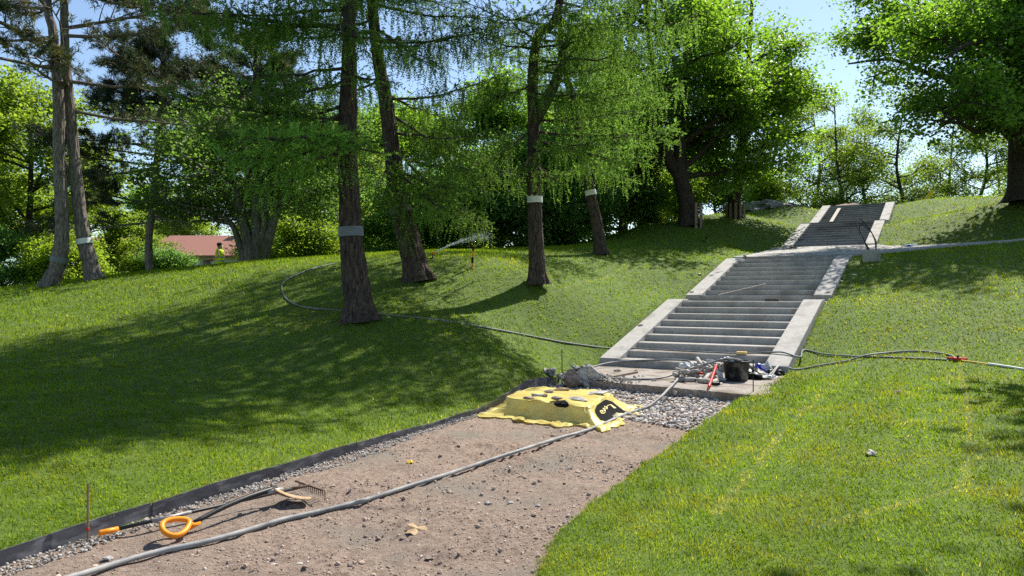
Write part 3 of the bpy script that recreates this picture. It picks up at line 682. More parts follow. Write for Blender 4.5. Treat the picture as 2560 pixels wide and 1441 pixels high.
larch(11, 'thickest dark larch trunk nearest the viewer, wrapped with a grey band', [(900, 806), (886, 690), (876, 560), (868, 350), (873, 170), (872, 0)], 13, .245, 17.5, [
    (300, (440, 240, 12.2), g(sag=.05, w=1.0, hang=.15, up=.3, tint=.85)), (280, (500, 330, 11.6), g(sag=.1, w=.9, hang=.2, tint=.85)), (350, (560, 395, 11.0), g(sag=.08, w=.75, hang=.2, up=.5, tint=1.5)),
    (345, (690, 350, 10.8), g(sag=-.02, w=.7, hang=.12, up=.6, tint=1.6)), (372, (780, 395, 11.2), g(sag=.05, w=.55, hang=.3, up=.4, tint=1.5)), (385, (620, 470, 11.4), g(sag=.12, w=.7, hang=.4, tint=1.4)), (340, (600, 350, 10.7), g(sag=.0, w=.7, hang=.15, up=.6, tint=1.5)),  # raised tints paint the sunlit look into these lower boughs
    (352, (935, 385, 11.6), g(sag=.02, w=.45, hang=.3, up=.4, tint=1.15)), (170, (640, 190, 11.8), g(sag=.03, w=1., hang=.55)), (200, (700, 240, 12.), g(sag=.05, w=.9, hang=.5)), (75, (560, 40, 11.6), g(sag=.0, w=.9, hang=.6, tint=.9)),
    (90, (1000, 100, 12.), g(sag=.02, w=.8, hang=.5)), (190, (960, 200, 11.9), g(sag=.05, w=.5, hang=.5, tint=1.1)), (20, (420, 30, 11.2), g(sag=.04, w=.7, hang=.7)), (-40, (700, -10, 11.5), g(w=1., hang=.6)), (330, (820, 330, 15.), g(w=.9, hang=.4, tint=.9)),
    (260, (620, 290, 14.5), g(w=1., hang=.35, tint=.9)), (60, (860, 90, 11.9), g(w=.5, hang=.7)), (-20, (1010, -20, 12), g(w=.9, hang=.6))],
    5.2, 9.2, [(bz(592, 13), bz(568, 13), M_band, 'tape_band')], nrand=13, ncoarse=80, Lmax=3.9, extra=[(7, -1.6, -.6, 9.5, 13, 2.7), (8, -2.6, -1.4, 9.5, 14, 3.6)])
larch(12, 'leaning larch trunk with trailing green shoots and a grey band, behind the thickest trunk', [(1045, 706), (1022, 600), (992, 480), (982, 380), (962, 240), (930, 0)], 16, .27, 18, [
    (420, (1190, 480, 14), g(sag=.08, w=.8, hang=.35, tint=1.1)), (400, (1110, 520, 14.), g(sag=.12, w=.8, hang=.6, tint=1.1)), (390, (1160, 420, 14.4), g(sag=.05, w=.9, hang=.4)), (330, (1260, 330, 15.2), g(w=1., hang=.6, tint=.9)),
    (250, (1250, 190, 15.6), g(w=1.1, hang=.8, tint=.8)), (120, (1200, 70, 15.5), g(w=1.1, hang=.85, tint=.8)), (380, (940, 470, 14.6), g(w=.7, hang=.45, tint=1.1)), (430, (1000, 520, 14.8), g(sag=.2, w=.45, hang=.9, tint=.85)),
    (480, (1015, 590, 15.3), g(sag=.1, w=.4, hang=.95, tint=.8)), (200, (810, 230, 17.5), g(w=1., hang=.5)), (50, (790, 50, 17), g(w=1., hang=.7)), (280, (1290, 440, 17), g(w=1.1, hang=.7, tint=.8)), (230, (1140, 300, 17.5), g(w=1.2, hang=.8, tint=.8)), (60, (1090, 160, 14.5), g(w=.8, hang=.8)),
    (360, (1200, 560, 17.5), g(w=1., hang=.6, tint=.75))],
    6., 9.5, [(bz(534, 16), bz(518, 16), M_band, 'tape_band')], nrand=13, ncoarse=75, Lmax=3.9, hang=.7, tint=.85, extra=[(6, -2.4, -1., 9.5, 14, 3.9)])
larch(13, 'forked larch with a white band low on its trunk, in the middle of the lawn', [(1345, 712), (1340, 620), (1337, 500), (1335, 330), (1332, 200), (1345, 90), (1400, 0)], 16.5, .185, 17, [
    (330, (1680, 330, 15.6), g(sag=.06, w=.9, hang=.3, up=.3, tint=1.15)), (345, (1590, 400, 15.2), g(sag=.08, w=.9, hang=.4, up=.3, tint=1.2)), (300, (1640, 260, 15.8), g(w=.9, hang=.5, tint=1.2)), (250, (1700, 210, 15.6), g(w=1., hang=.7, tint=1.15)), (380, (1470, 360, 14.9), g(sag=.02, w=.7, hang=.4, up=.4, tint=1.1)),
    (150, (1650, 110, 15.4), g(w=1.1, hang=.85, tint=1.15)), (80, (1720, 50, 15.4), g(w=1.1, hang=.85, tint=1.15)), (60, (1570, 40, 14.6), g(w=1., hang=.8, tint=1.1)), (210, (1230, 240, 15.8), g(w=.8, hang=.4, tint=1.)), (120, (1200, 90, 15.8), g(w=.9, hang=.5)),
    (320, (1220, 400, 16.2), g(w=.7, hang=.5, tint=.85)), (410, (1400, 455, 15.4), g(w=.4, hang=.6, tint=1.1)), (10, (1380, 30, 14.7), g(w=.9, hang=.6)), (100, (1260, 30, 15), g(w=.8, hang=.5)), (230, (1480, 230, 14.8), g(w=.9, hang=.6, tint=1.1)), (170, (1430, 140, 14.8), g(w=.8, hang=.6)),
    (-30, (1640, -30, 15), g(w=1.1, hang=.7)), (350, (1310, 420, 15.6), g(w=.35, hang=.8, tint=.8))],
    6.2, 9.6, [(bz(508, 16.5), bz(492, 16.5), M_bandw, 'tape_band')], nrand=11, ncoarse=60, Lmax=2.7, tint=1.1, extra=[(22, -2.9, -1.55, 10, 16, 3.7)],
    forks=[([(1337, 300, 16.5), (1375, 235, 16.4), (1402, 170, 16.3), (1412, 115, 16.3), (1480, 70, 16.2)], .15, .05)])
larch(14, 'slimmer leaning larch with a white band, nearest the stairs', [(1503, 638), (1492, 560), (1476, 480), (1462, 410), (1430, 240), (1415, 190), (1400, 60)], 23, .185, 16, [
    (420, (1560, 440, 21.6), g(w=.8, hang=.5, tint=1.25)), (400, (1390, 440, 21.8), g(w=.7, hang=.5, tint=1.2)), (380, (1600, 360, 22), g(w=1., hang=.4, tint=1.2)), (300, (1540, 250, 22), g(w=1.1, hang=.5, tint=1.2)), (260, (1640, 180, 22), g(w=1.2, hang=.5, tint=1.2)), (410, (1500, 400, 21.), g(w=.6, hang=.5, tint=1.25)), (200, (1300, 220, 22.5), g(w=1., hang=.5))],
    8., 11, [(bz(489, 23), bz(476, 23), M_bandw, 'tape_band')], nrand=6, ncoarse=30, Lmax=3., tint=1.15)

# the two pines on the left
def pine(seed, name, label, pts, d, r0, top, zlo, nl, L, group, bands=(), tint=(1, 1, 1), bark=None, dirs=None, sub=9, d1=None, rise=.15, n=16, ln=.14):
    t = Tree(seed); P = trunk_pts(pts, d, top, d1); t.trunk(P, r0, .06, 48, 160, .25, .12)
    for i in range(nl):
        u = t.r.uniform(0, 1); z = zlo + (top - zlo) * u; p, _ = t.at(z); a = t.r.uniform(*(dirs or (0, 6.28)))
        t.pine_limb(p, (math.cos(a), math.sin(a), t.r.uniform(-.1, .25)), L * (1.05 - .55 * u) * t.r.uniform(.6, 1.1), sub, rise=rise)
    t.pine_needles(n, ln=ln, tint=tint)
    return t.finish(name, label, P[0], bark or M_barkg, M_pine, group, bands)
pine(21, 'pine_tree', 'left one of two touching grey pine trunks, grey band near its foot', [(122, 722), (150, 640), (155, 540), (148, 400), (146, 250), (132, 80), (118, 0)], 19, .19, 16, 6.6, 20, 3.6, 'paired pines at the left', [(bz(656, 19), bz(643, 19), M_band, 'tape_band')], dirs=(1.6, 5.2))
pine(22, 'pine_tree', 'right one of two touching grey pine trunks, white band near its foot', [(238, 702), (215, 620), (200, 540), (188, 420), (178, 300), (165, 160), (160, 0)], 19.3, .19, 16.5, 6.4, 30, 4.2, 'paired pines at the left', [(bz(611, 19.3), bz(598, 19.3), M_bandw, 'tape_band')], dirs=(-1.5, 1.2))
pine(23, 'dark_pine', 'big shady pine with low dark layered boughs, right of the paired trunks', [(375, 700), (372, 600), (385, 480), (400, 300), (410, 120)], 28, .15, 12.5, 3.9, 62, 4.4, None, tint=(.7, .8, .78), sub=11, rise=.05, n=18, ln=.2)
pine(24, 'round_pine', 'round-topped dense pine crown behind the hanging larch boughs', [(655, 660), (650, 500), (645, 330), (640, 200)], 31, .22, 12.6, 7.4, 42, 3.4, None, tint=(.85, 1., .95), sub=11, n=20, ln=.2)

# broadleaf trees
def broad(seed, base, top, cr, r0, nl, zl, nsub, sub, per, size, tint, sig=(.36, .36, .17), lean=0, ntw=6, gr=.5, up=.25, tilt=.55, trunks=None, n=14):
    t = Tree(seed); r = t.r; base = A(base, dtype=float); Ht = top
    if trunks is None:
        P = [base, base + A([lean * .3, 0, Ht * .25]) + r.normal(0, .1, 3), base + A([lean * .7, 0, Ht * .55]) + r.normal(0, .25, 3), base + A([lean, 0, Ht * .92])]
        ax = t.trunk(P, r0, .05, n, 40, .45); trunks = [ax]
        mains = [(ax, r0)]
    else:
        mains = []
        for k, (P, ra, rb) in enumerate(trunks):
            if k == 0: ax = t.trunk(P, ra, rb, n, 40, .4)
            else: ax = spline(P, 24); t.wood.add(*tube(ax, np.linspace(ra, rb, 24), 12)[:2])
            mains.append((ax, ra))
    wt = A([ra ** .6 * np.linalg.norm(ax[-1] - ax[0]) for ax, ra in mains]); wt /= wt.sum()
    for i in range(nl):
        ax, ra = mains[r.choice(len(mains), p=wt)]
        u = r.uniform(zl, .97); q = u * (len(ax) - 1); a = int(q); p = ax[a]
        az = i * 2.399 + r.uniform(-.5, .5); prof = math.sin(math.pi * min(1., max(.08, (u - zl * .6) / (1.02 - zl * .6)) ** .8)) ** .6
        l = cr * (.35 + .65 * prof) * r.uniform(.7, 1.05) * (.52 if ra < .2 and len(mains) > 1 and r0 > .32 else 1); e = r.uniform(.05, .55) + .5 * u
        d = unit(A([math.cos(az), math.sin(az), e])); mid = p + d * l * .5 + r.normal(0, .08 * l, 3); tip = mid + unit(d + r.normal(0, .25, 3) - ZUP * .15) * l * .5
        B = t.limb([p, mid, tip], max(.03, ra * (.5 - .3 * u)), .02, 6, 7); t.branches(B, nsub, *sub, ntw=ntw, gr=gr, up=up)
    t.leaves(per, size, sig, tint, tilt=tilt); return t

# big maple right of the larches, forked low
dA = 33.5
t = broad(31, None, 0, 5.2, .42, 34, .3, 5, (.8, 1.9), 23, .155, (1, 1, 1), trunks=[
    ([W(1722, 566, dA), W(1716, 500, dA), W(1700, 430, dA), W(1702, 330, dA), W(1712, 200, dA + .4), W(1725, 50, dA + .5), W(1735, -120, dA + .5)], .42, .10),
    ([W(1706, 455, dA), W(1668, 390, dA - .2), W(1640, 330, dA - .4), W(1632, 220, dA - .5), W(1620, 60, dA - .6), W(1600, -90, dA - .6)], .30, .08),
    ([W(1705, 360, dA), W(1760, 320, dA - .8), W(1860, 255, dA - 1.4), W(1960, 200, dA - 1.8)], .15, .04),
    ([W(1668, 395, dA), W(1600, 392, dA - .8), W(1540, 410, dA - 1)], .12, .03)], sig=(.38, .38, .16))
t.finish('maple_tree', 'big dark maple forking low, left of the stairs on the skyline', W(1722, 566, dA), M_barkd, M_maple, 'maples by the upper stairs')
dB = 37.
t = broad(32, None, 0, 4.6, .34, 28, .3, 5, (.8, 1.9), 23, .155, (1.15, 1.1, .9), trunks=[
    ([W(1836, 545, dB), W(1836, 500, dB), W(1848, 430, dB), W(1852, 380, dB), W(1868, 300, dB), W(1872, 150, dB), W(1880, 0, dB)], .36, .08),
    ([W(1838, 500, dB), W(1800, 468, dB), W(1782, 440, dB - .3), W(1775, 400, dB - .4), W(1760, 330, dB - .5)], .17, .05),
    ([W(1850, 405, dB), W(1820, 385, dB - .3), W(1785, 378, dB - .5), W(1770, 340, dB - .6)], .14, .04),
    ([W(1860, 330, dB), W(1930, 300, dB - 1), W(2010, 220, dB - 1.5)], .12, .03)], sig=(.38, .38, .16))
t.finish('maple_tree', 'maple with crooked low side limb, beside the big dark forked maple', W(1836, 545, dB), M_barkd, M_maple, 'maples by the upper stairs')
dR = 29.
t = broad(33, None, 0, 5.2, .55, 54, .22, 5, (.8, 2.), 20, .15, (1, 1.02, 1), trunks=[
    ([W(2562, 502, dR), W(2556, 420, dR), W(2552, 330, dR), W(2545, 200, dR), W(2535, 60, dR), W(2530, -120, dR)], .56, .16),
    ([W(2556, 330, dR), W(2590, 200, dR - .4), W(2580, 60, dR - .8), W(2600, -150, dR - 1)], .38, .12),
    ([W(2540, 315, dR), W(2480, 322, dR - 1.5), W(2440, 330, dR - 2.4), W(2400, 310, dR - 3), W(2320, 300, dR - 3.6)], .14, .03),
    ([W(2540, 190, dR), W(2440, 195, dR + .8), W(2340, 190, dR + 2.5), W(2230, 150, dR + 4), W(2120, 160, dR + 5)], .18, .04),
    ([W(2535, 60, dR), W(2440, 20, dR + .8), W(2330, 40, dR + 2.4), W(2180, 20, dR + 4)], .16, .04),
    ([W(2545, 150, dR), W(2480, 110, dR - 2), W(2420, 110, dR - 3.5), W(2360, 150, dR - 4.5)], .16, .04)], sig=(.38, .38, .16))
t.finish('maple_tree', 'massive maple trunk at the right edge, its leafy boughs reaching left', W(2562, 502, dR), M_barkd, M_maple, 'maples by the upper stairs')
# a further maple standing off to the right of the viewer; its boughs shade the near lawn
t = broad(34, (12.5, 10.2, float(H(12.5, 10.2)) - .1), 12.5, 5.2, .4, 20, .5, 6, (.9, 2.), 20, .24, (1, 1, 1), sig=(.38, .38, .16))
t.finish('maple_tree', 'maple outside the right of the view whose boughs shade the near lawn', (12.5, 10.2, float(H(12.5, 10.2)) - .1), M_barkd, M_maple)

# mossy many-stemmed tree left of the thickest larch
dM = 25.
t = broad(35, None, 0, 3.6, .3, 22, .45, 6, (.6, 1.5), 26, .10, (.62, .66, .62), trunks=[
    ([W(628, 665, dM), W(622, 610, dM), W(605, 540, dM), W(590, 470, dM), W(560, 380, dM)], .24, .06), ([W(640, 665, dM), W(645, 600, dM), W(640, 520, dM), W(650, 430, dM), W(640, 330, dM)], .24, .06),
    ([W(652, 662, dM), W(672, 600, dM), W(690, 540, dM), W(720, 470, dM), W(760, 420, dM)], .20, .05), ([W(616, 665, dM), W(600, 615, dM), W(578, 560, dM), W(530, 530, dM), W(440, 510, dM)], .15, .03), ([W(645, 640, dM), W(662, 560, dM), W(668, 480, dM), W(690, 400, dM)], .15, .04)], up=.1)
t.finish('mossy_tree', 'pale mossy tree of several crooked stems left of the thickest larch', W(635, 668, dM), M_barkm, M_dark)

# kinds of tree further off: one of each kind is built, then copied
PROTO = {}
def proto(kind, t, nm, bark, lm):
    w, tw, lf = (bf.mesh(nm + '_' + p, c, p != 'crown') for bf, p, c in ((t.wood, 'trunk', False), (t.twig, 'branches', False), (t.leaf, 'crown', True)))
    w.materials.append(bark); tw.materials.append(bark); lf.materials.append(lm); PROTO[kind] = (nm, w, tw, lf)
proto('spring', broad(41, (0, 0, 0), 11, 4.0, .26, 20, .26, 5, (.7, 1.8), 30, .165, (1, 1, 1), sig=(.38, .38, .17)), 'spring_tree', M_barkd, M_lime)
proto('airy', broad(42, (0, 0, 0), 11.5, 3.4, .20, 20, .16, 5, (.7, 1.6), 13, .15, (.8, .85, .85), sig=(.45, .45, .2), lean=.8), 'airy_tree', M_barkd, M_lime)
proto('dense', broad(43, (0, 0, 0), 12, 4.2, .3, 20, .15, 6, (.8, 1.9), 28, .18, (1.1, 1.1, 1), sig=(.42, .42, .2)), 'dense_tree', M_barkd, M_maple)
proto('shrub', broad(44, (0, 0, 0), 4.2, 2.6, .10, 20, .08, 5, (.5, 1.2), 24, .13, (.9, 1, 1.05), sig=(.32, .32, .22), ntw=5, gr=.35, tilt=.9), 'shrub', M_barkd, M_dark)
proto('bright', broad(45, (0, 0, 0), 3.6, 2.4, .08, 18, .08, 5, (.5, 1.2), 28, .15, (1.1, 1.1, .9), sig=(.35, .35, .22), ntw=5, gr=.35, tilt=.8), 'bright_shrub', M_barkd, M_lime)
def put(kind, px, d, sc, label, rz, group, dz=0, sx=1.):
    nm, w, tw, lf = PROTO[kind]; x = (px - 1280) / F * d; z = float(lawn(A([x]), A([float(d)]))[0]) - .1 + dz
    t = thing(nm, label, 'shrub' if 'shrub' in nm else 'tree', (x, d, z), group, rz); t.scale = (sc * sx, sc * sx, sc)
    for n_, me in (('trunk', w), ('branches', tw), ('crown', lf)): add_obj(n_, me, None, t)
G1, G2, G3, G4 = 'sunny trees behind the left ridge', 'tall trees closing the view behind the larches', 'thin trees on the hilltop behind the stairs', 'shrubs along the back of the lawn'
for i, (px, d, sc, rz, dz, lab) in enumerate((
        (75, 33, .92, .3, -.4, 'sunny yellow-green tree behind the left pine trunk, at the left edge'), (-90, 36, 1.05, 1.9, 0, 'sunny yellow-green tree cut by the left edge of the view'), (215, 44, .7, 3.1, 0, 'low sunny tree seen just right of the paired pine trunks'),
        (330, 46, .55, 4.4, 0, 'small sunny tree in front of the red-roofed houses'), (470, 72, 1., 5.3, 0, 'sunny tree rising behind the white-walled house'), (800, 40, .75, 2.2, 0, 'sunny tree seen left of the thickest larch trunk'), (935, 43, .7, .9, 0, 'sunny tree seen between the two nearest larch trunks'),
        (1180, 46, .7, 3.9, 0, 'sunny tree in the gap behind the running sprinkler'), (700, 52, .9, 5.9, 0, 'sunny tree far behind the mossy many-stemmed tree'))):
    put('spring', px, d, sc, lab, rz, G1, dz)
for px, d, sc, rz, lab in ((1080, 50, 1.05, .2, 'tall dark tree behind the leaning larch'), (1255, 49, 1.1, 1.5, 'tall dark tree between the leaning and the forked larch'), (1420, 54, 1.1, 2.8, 'tall dark tree right behind the forked larch'), (1560, 46, .8, 4.1, 'tall dark tree left of the big forked maple'), (900, 46, .95, 3.3, 'tall dark tree far behind the thickest larch'), (380, 74, 1., 2.0, 'dark tree behind the shady layered pine')):
    put('dense', px, d, sc, lab, rz, G2)
for px, d, sc, rz, lab in ((1910, 47, .85, 0, 'thin hilltop tree above the grey rock'), (2030, 54, .95, 1.1, 'thin hilltop tree left of the top steps'), (2110, 49, .8, 2.3, 'thin hilltop tree straight behind the top steps'), (2190, 57, 1., 3.2, 'thin hilltop tree behind the right cheek of the top steps'),
                       (2265, 50, .85, 4.0, 'thin hilltop tree just left of the yellow post'), (2360, 55, .95, 5.1, 'thin hilltop tree just right of the yellow post'), (2440, 48, .8, .6, 'thin hilltop tree under the right maple boughs'), (2510, 58, 1., 1.8, 'thin hilltop tree nearest the right maple trunk'),
                       (1650, 45, .62, 2.9, 'thin small tree left of the big forked maple trunk'), (2640, 52, .9, 3.6, 'thin hilltop tree at the right edge behind the maple')):
    put('airy', px, d, sc, lab, rz, G3)
for px, d, sc, rz, sx, lab in ((1000, 31, .75, 0, 1.1, 'dark shrub behind the foot of the leaning larch'), (1120, 32, .8, 1, 1.1, 'dark shrub behind the sprinkler jet'), (1230, 31, .85, 2, 1.2, 'dark shrub left of the white-banded forked larch'), (1330, 32, 1., 3, 1.2, 'dark shrub straight behind the forked larch'),
                           (1430, 33, 1., 4, 1.1, 'dark shrub between the two white-banded larches'), (1550, 36, .9, 5, 1.1, 'dark shrub right of the slimmer leaning larch'), (10, 30, .6, 2.5, 1., 'dark shrub at the foot of the left edge trees'),
                           (720, 36, .8, 1.4, 1.2, 'dark shrub right of the mossy stems'), (405, 44, .75, .5, 1.1, 'dark shrub in front of the white-walled house'), (1790, 43, .7, 2.2, 1.1, 'dark shrub between the two maples by the stairs')):
    put('shrub', px, d, sc, lab, rz, G4, 0, sx)
for px, d, sc, rz, lab in ((760, 33, .62, 0, 'bright green shrub left of the thickest larch foot'), (940, 34, .6, 1, 'bright green shrub right of the thickest larch'), (820, 35, .6, 2, 'bright green shrub behind the thickest larch'), (1170, 35, .5, 3, 'bright green shrub lit behind the sprinkler jet'), (1600, 38, .6, 4, 'bright green shrub on the skyline left of the big maple'),
                       (1690, 41, .7, 5, 'bright green shrub at the foot of the big maple'), (165, 30, .6, 3.5, 'bright green shrub between the paired pine trunks'), (1900, 46, .6, .7, 'bright green shrub behind the grey rock')):
    put('bright', px, d, sc, lab, rz, G4)

# ------------------------------------------------------------------ the covered pallet
TC = A([A([-.10, 9.92]), A([.93, 9.02]), A([1.42, 10.35]), A([.30, 11.05])]); TCc = TC.mean(0); TZ = .27
def tarp_pt(ph, r):                         # ph 0..4 round the four sides, r: 0 centre, 1 top edge, 2 foot, 3 hem
    k = int(ph) % 4; f = ph - int(ph); f2 = f
    p = TC[k] * (1 - f2) + TC[(k + 1) % 4] * f2
    c = min(f, 1 - f); p = TCc + (p - TCc) * (1 - .10 * max(0, 1 - c / .10) ** 2)       # rounded corners
    nrm = unit(p - TCc); s_ = ph * 2.1
    w1 = math.sin(s_ * 5.1 + 1) * .5 + math.sin(s_ * 9.7) * .35 + abs(math.sin(s_ * 13.3 + 2)) * .6 - .3
    flare = .10 + .06 * w1 + (.16 if k == 1 else .03) + (.12 * max(0, 1 - c / .18))
    if r <= 1:
        q = TCc + (p - TCc) * r; z = TZ + .012 * math.sin(q[0] * 9 + 1) * math.cos(q[1] * 8) - .02 * max(0, r - .85) / .15
        z -= .03 * (vnoise(q[0] * 6, q[1] * 6, 3) - .5) + .012 * abs(math.sin(q[0] * 14 + q[1] * 9))
        return A([*q, z])
    if r <= 2:
        u = r - 1; q = p + nrm * (flare * u ** 1.6 + .035 * w1 * u + .022 * abs(math.sin(s_ * 11 + u * 5)) * u + .03 * (vnoise(ph * 9, r * 5, 6) - .5) * min(1, 3 * u)); return A([*q, (TZ - .02) * (1 - u) + .035 * u - .03 * math.sin(u * math.pi) * (0.3 + .2 * w1)])
    u = r - 2; hem = (.13 + .09 * (vnoise(ph * 3.3, 1.5, 4) - .3)) * u
    q = p + nrm * (flare + .035 * w1 + .02 + hem); bump_ = .035 * abs(math.sin(s_ * 6.3 + u * 3)) * (1 - .4 * u) + .02 * abs(math.sin(s_ * 15 + 1)) * (1 - abs(2 * u - 1))
    return A([*q, max(float(dirt_z(*q)), 0) + .012 + bump_ * (.4 + .6 * (1 - u))])
m, N_, L_, P_, O_ = nodes('yellow_film')
P_.inputs['Base Color'].default_value = (.80, .62, .10, 1); P_.inputs['Roughness'].default_value = .38
tr_ = N_.new('ShaderNodeBsdfTranslucent'); tr_.inputs[0].default_value = (.85, .70, .14, 1)
nz_t = N_.new('ShaderNodeTexNoise'); nz_t.inputs['Scale'].default_value = 7; nz_t.inputs['Detail'].default_value = 5
cr_ = N_.new('ShaderNodeValToRGB'); cr_.color_ramp.elements[0].position = .3; cr_.color_ramp.elements[1].position = .62
cr_.color_ramp.elements[0].color = (.74, .56, .16, 1); cr_.color_ramp.elements[1].color = (.88, .77, .25, 1)
L_.new(nz_t.outputs[0], cr_.inputs[0]); L_.new(cr_.outputs[0], P_.inputs['Base Color'])
bp_ = N_.new('ShaderNodeBump'); bp_.inputs['Strength'].default_value = .35; bp_.inputs['Distance'].default_value = .03; L_.new(nz_t.outputs[0], bp_.inputs['Height']); L_.new(bp_.outputs[0], P_.inputs['Normal'])
ms_ = N_.new('ShaderNodeMixShader'); ms_.inputs[0].default_value = .35; L_.new(P_.outputs[0], ms_.inputs[1]); L_.new(tr_.outputs[0], ms_.inputs[2]); L_.new(ms_.outputs[0], O_.inputs[0]); M_tarp = m
tp = thing('tarpaulin', 'yellow plastic film with black print draped over a low pallet on the path', 'tarpaulin', (float(TCc[0]), float(TCc[1]), 0))
to = A(tp.location); NP = 260
rs = [.02, .2, .4, .6, .8, .9, .96, 1.0, 1.05, 1.12, 1.25, 1.4, 1.55, 1.7, 1.85, 1.97, 2.1, 2.3, 2.5, 2.7, 2.85, 3.0]
V = A([tarp_pt(4 * a / NP, r) for r in rs for a in range(NP)]) - to
Q = [[i * NP + j, i * NP + (j + 1) % NP, (i + 1) * NP + (j + 1) % NP, (i + 1) * NP + j] for i in range(len(rs) - 1) for j in range(NP)]
b = Buf(); b.add(V, A(Q)[:, ::-1]); film = ob('film', b, M_tarp, tp, smooth=True)
M_ink = mat('black_print', (.012, .012, .013), None, .95, spec=.08)
def decal(name, polys, mp, m, par, off, sub=1):   # flat print following the film
    V, T = [], []; base = 0
    for pl, tris in polys:
        for x, y in pl:
            ph, r = mp(x, y); p = tarp_pt(ph, r); e = 1e-3
            n = np.cross(tarp_pt(ph + e, r) - p, tarp_pt(ph, r + e) - p); n = unit(n)
            if n[2] < 0 and r < 1.02 or (n[:2] @ (p[:2] - TCc) < 0 and r >= 1.02): n = -n
            V.append(p + n * off - to)
        T += [[q + base for q in t] for t in tris]; base += len(pl)
    b = Buf(); b.add(V, T=T); return ob(name, b, m, par, smooth=True)
def hexgrid(w, h, cut, n=14):
    pl, T = [], []
    for i in range(n + 1):
        x = -1 + 2 * i / n; k = max(0, (abs(x) - (1 - cut)) / cut); hh = 1 - .55 * k
        for j in range(7): pl.append((x * w, (-1 + 2 * j / 6) * hh * h))
    for i in range(n):
        for j in range(6): a = i * 7 + j; T += [[a, a + 1, a + 8], [a, a + 8, a + 7]]
    return [(pl, T)]
mp1 = lambda x, y: (1.44 + x, 1.53 - y)
decal('print_panel', hexgrid(.30, .40, .35), mp1, M_ink, film, .006)
mp2 = lambda x, y: (.70 + x, 1.03 - y)
decal('print_panel', hexgrid(.085, .16, .4), mp2, M_ink, film, .006)
# the word on the panel, which hangs upside down
cu = bpy.data.curves.new('print_text', 'FONT'); cu.body = 'Leca'; cu.align_x = 'CENTER'; cu.align_y = 'CENTER'; cu.resolution_u = 2
tob = bpy.data.objects.new('print_text', cu); COL.objects.link(tob); bpy.context.view_layer.update()
tm = tob.to_mesh(); tv = A([v.co[:2] for v in tm.vertices]); tm.calc_loop_triangles(); tt_ = [list(t.vertices) for t in tm.loop_triangles]
tob.to_mesh_clear(); bpy.data.objects.remove(tob); bpy.data.curves.remove(cu)
sc_ = .40 / np.ptp(tv[:, 0]); ctr = (tv.max(0) + tv.min(0)) / 2
pl = [(-(x - ctr[0]) * sc_, -(y - ctr[1]) * sc_ * 1.45) for x, y in tv]
M_print = mat('yellow_print', (.80, .66, .20), None, .5)
decal('print_lettering', [(pl, tt_)], lambda x, y: mp1(x, y), M_print, film, .010)
# stones weighing the film down
def hz(px, py, z): d = (CH - z) * F / (py - YH); return A([(px - 1280) / F * d, d, z])
for k, (px, py, sx, sy, sz, m, lab) in enumerate(((1320, 994, .10, .06, .03, M_flat, 'dark flat stone nearest the left corner of the yellow film'), (1342, 988, .13, .06, .03, M_chunk, 'pale flat stone second from the left on the yellow film'), (1374, 980, .11, .07, .035, M_flat, 'dark round-edged stone at the back left of the yellow film'),
        (1362, 990, .04, .035, .03, M_flat, 'small dark pebble among the stones on the yellow film'), (1395, 996, .12, .055, .035, M_flat, 'long brown stone in the middle of the yellow film'), (1404, 974, .15, .07, .04, M_wood, 'pinkish flat stone at the back edge of the yellow film'), (1449, 998, .16, .09, .03, M_chunk, 'largest pale stone slab on the yellow film'),
        (1496, 983, .17, .12, .03, M_chunk, 'flat concrete shard on the right corner of the yellow film'))):
    p = hz(px, py, TZ + sz * .5); b = rock(sx, sy, sz, 100 + k, 2, .2); o = ob('weight_stone', b, m); o.location = p; o.rotation_euler = (0, 0, -.5 + .3 * math.sin(k * 3)); tag(o, lab, 'stone', 'stones weighing down the yellow film')

# ------------------------------------------------------------------ rubble heap
hc = hit(1455, 962)
RB = 'broken concrete chunks in the rubble heap'
protoR = [rock(1, .8, .7, 200 + k, 2, .3).mesh('concrete_chunk') for k in range(6)]
for me in protoR: me.materials.append(M_chunk)
r_ = np.random.default_rng(5)
for k in range(46):
    a = r_.uniform(0, 6.28); q = r_.uniform(0, 1) ** .7; x = hc[0] + q * (.62 * math.cos(a)) - .12; y = hc[1] + .1 + q * .42 * math.sin(a) - .25 * q * math.cos(a)
    s_ = r_.uniform(.05, .13) * (1.25 - .5 * q); z = max(SURF(x, y), 0) + .27 * (1 - q) ** 1.1 * r_.uniform(.3, 1.) + s_ * .3
    o = add_obj('concrete_chunk', protoR[k % 6], None); o.location = (x, y, z); o.scale = (s_, s_ * r_.uniform(.6, 1.1), s_ * r_.uniform(.5, .9)); o.rotation_euler = tuple(r_.uniform(-.6, .6, 2)) + (r_.uniform(0, 6.28),)
    tag(o, 'broken grey concrete chunk in the rubble heap behind the yellow film', 'rubble', RB)
o = add_obj('concrete_boulder', rock(.25, .20, .19, 300, 3, .3).mesh('concrete_boulder'), M_chunk); o.location = (*(hc[:2] + A([.10, .0])), .22); tag(o, 'largest pale lump of broken concrete on top of the rubble heap', 'rubble')
o = add_obj('concrete_boulder', rock(.20, .18, .17, 301, 3, .2).mesh('concrete_boulder'), M_flat); o.location = (*(hc[:2] + A([-.16, -.02])), .17); tag(o, 'browner rounded lump beside the largest pale lump in the rubble heap', 'rubble')
P = np.column_stack([hc[0] + r_.normal(-.05, .40, 1500), hc[1] + r_.normal(-.05, .28, 1500)]); P = P[(P[:, 0] > lx(P[:, 1]) + .05)]
b = pebbles(np.column_stack([P, [max(SURF(*p), 0) + .01 for p in P]]), r_.uniform(.01, .03, len(P)), .8, A([.42, .38, .34]) * r_.uniform(.5, 1.2, (len(P), 1)))
tag(ob('rubble_crumbs', b, M_peb, color=True), 'small concrete crumbs round the rubble heap', 'rubble', kind='stuff')

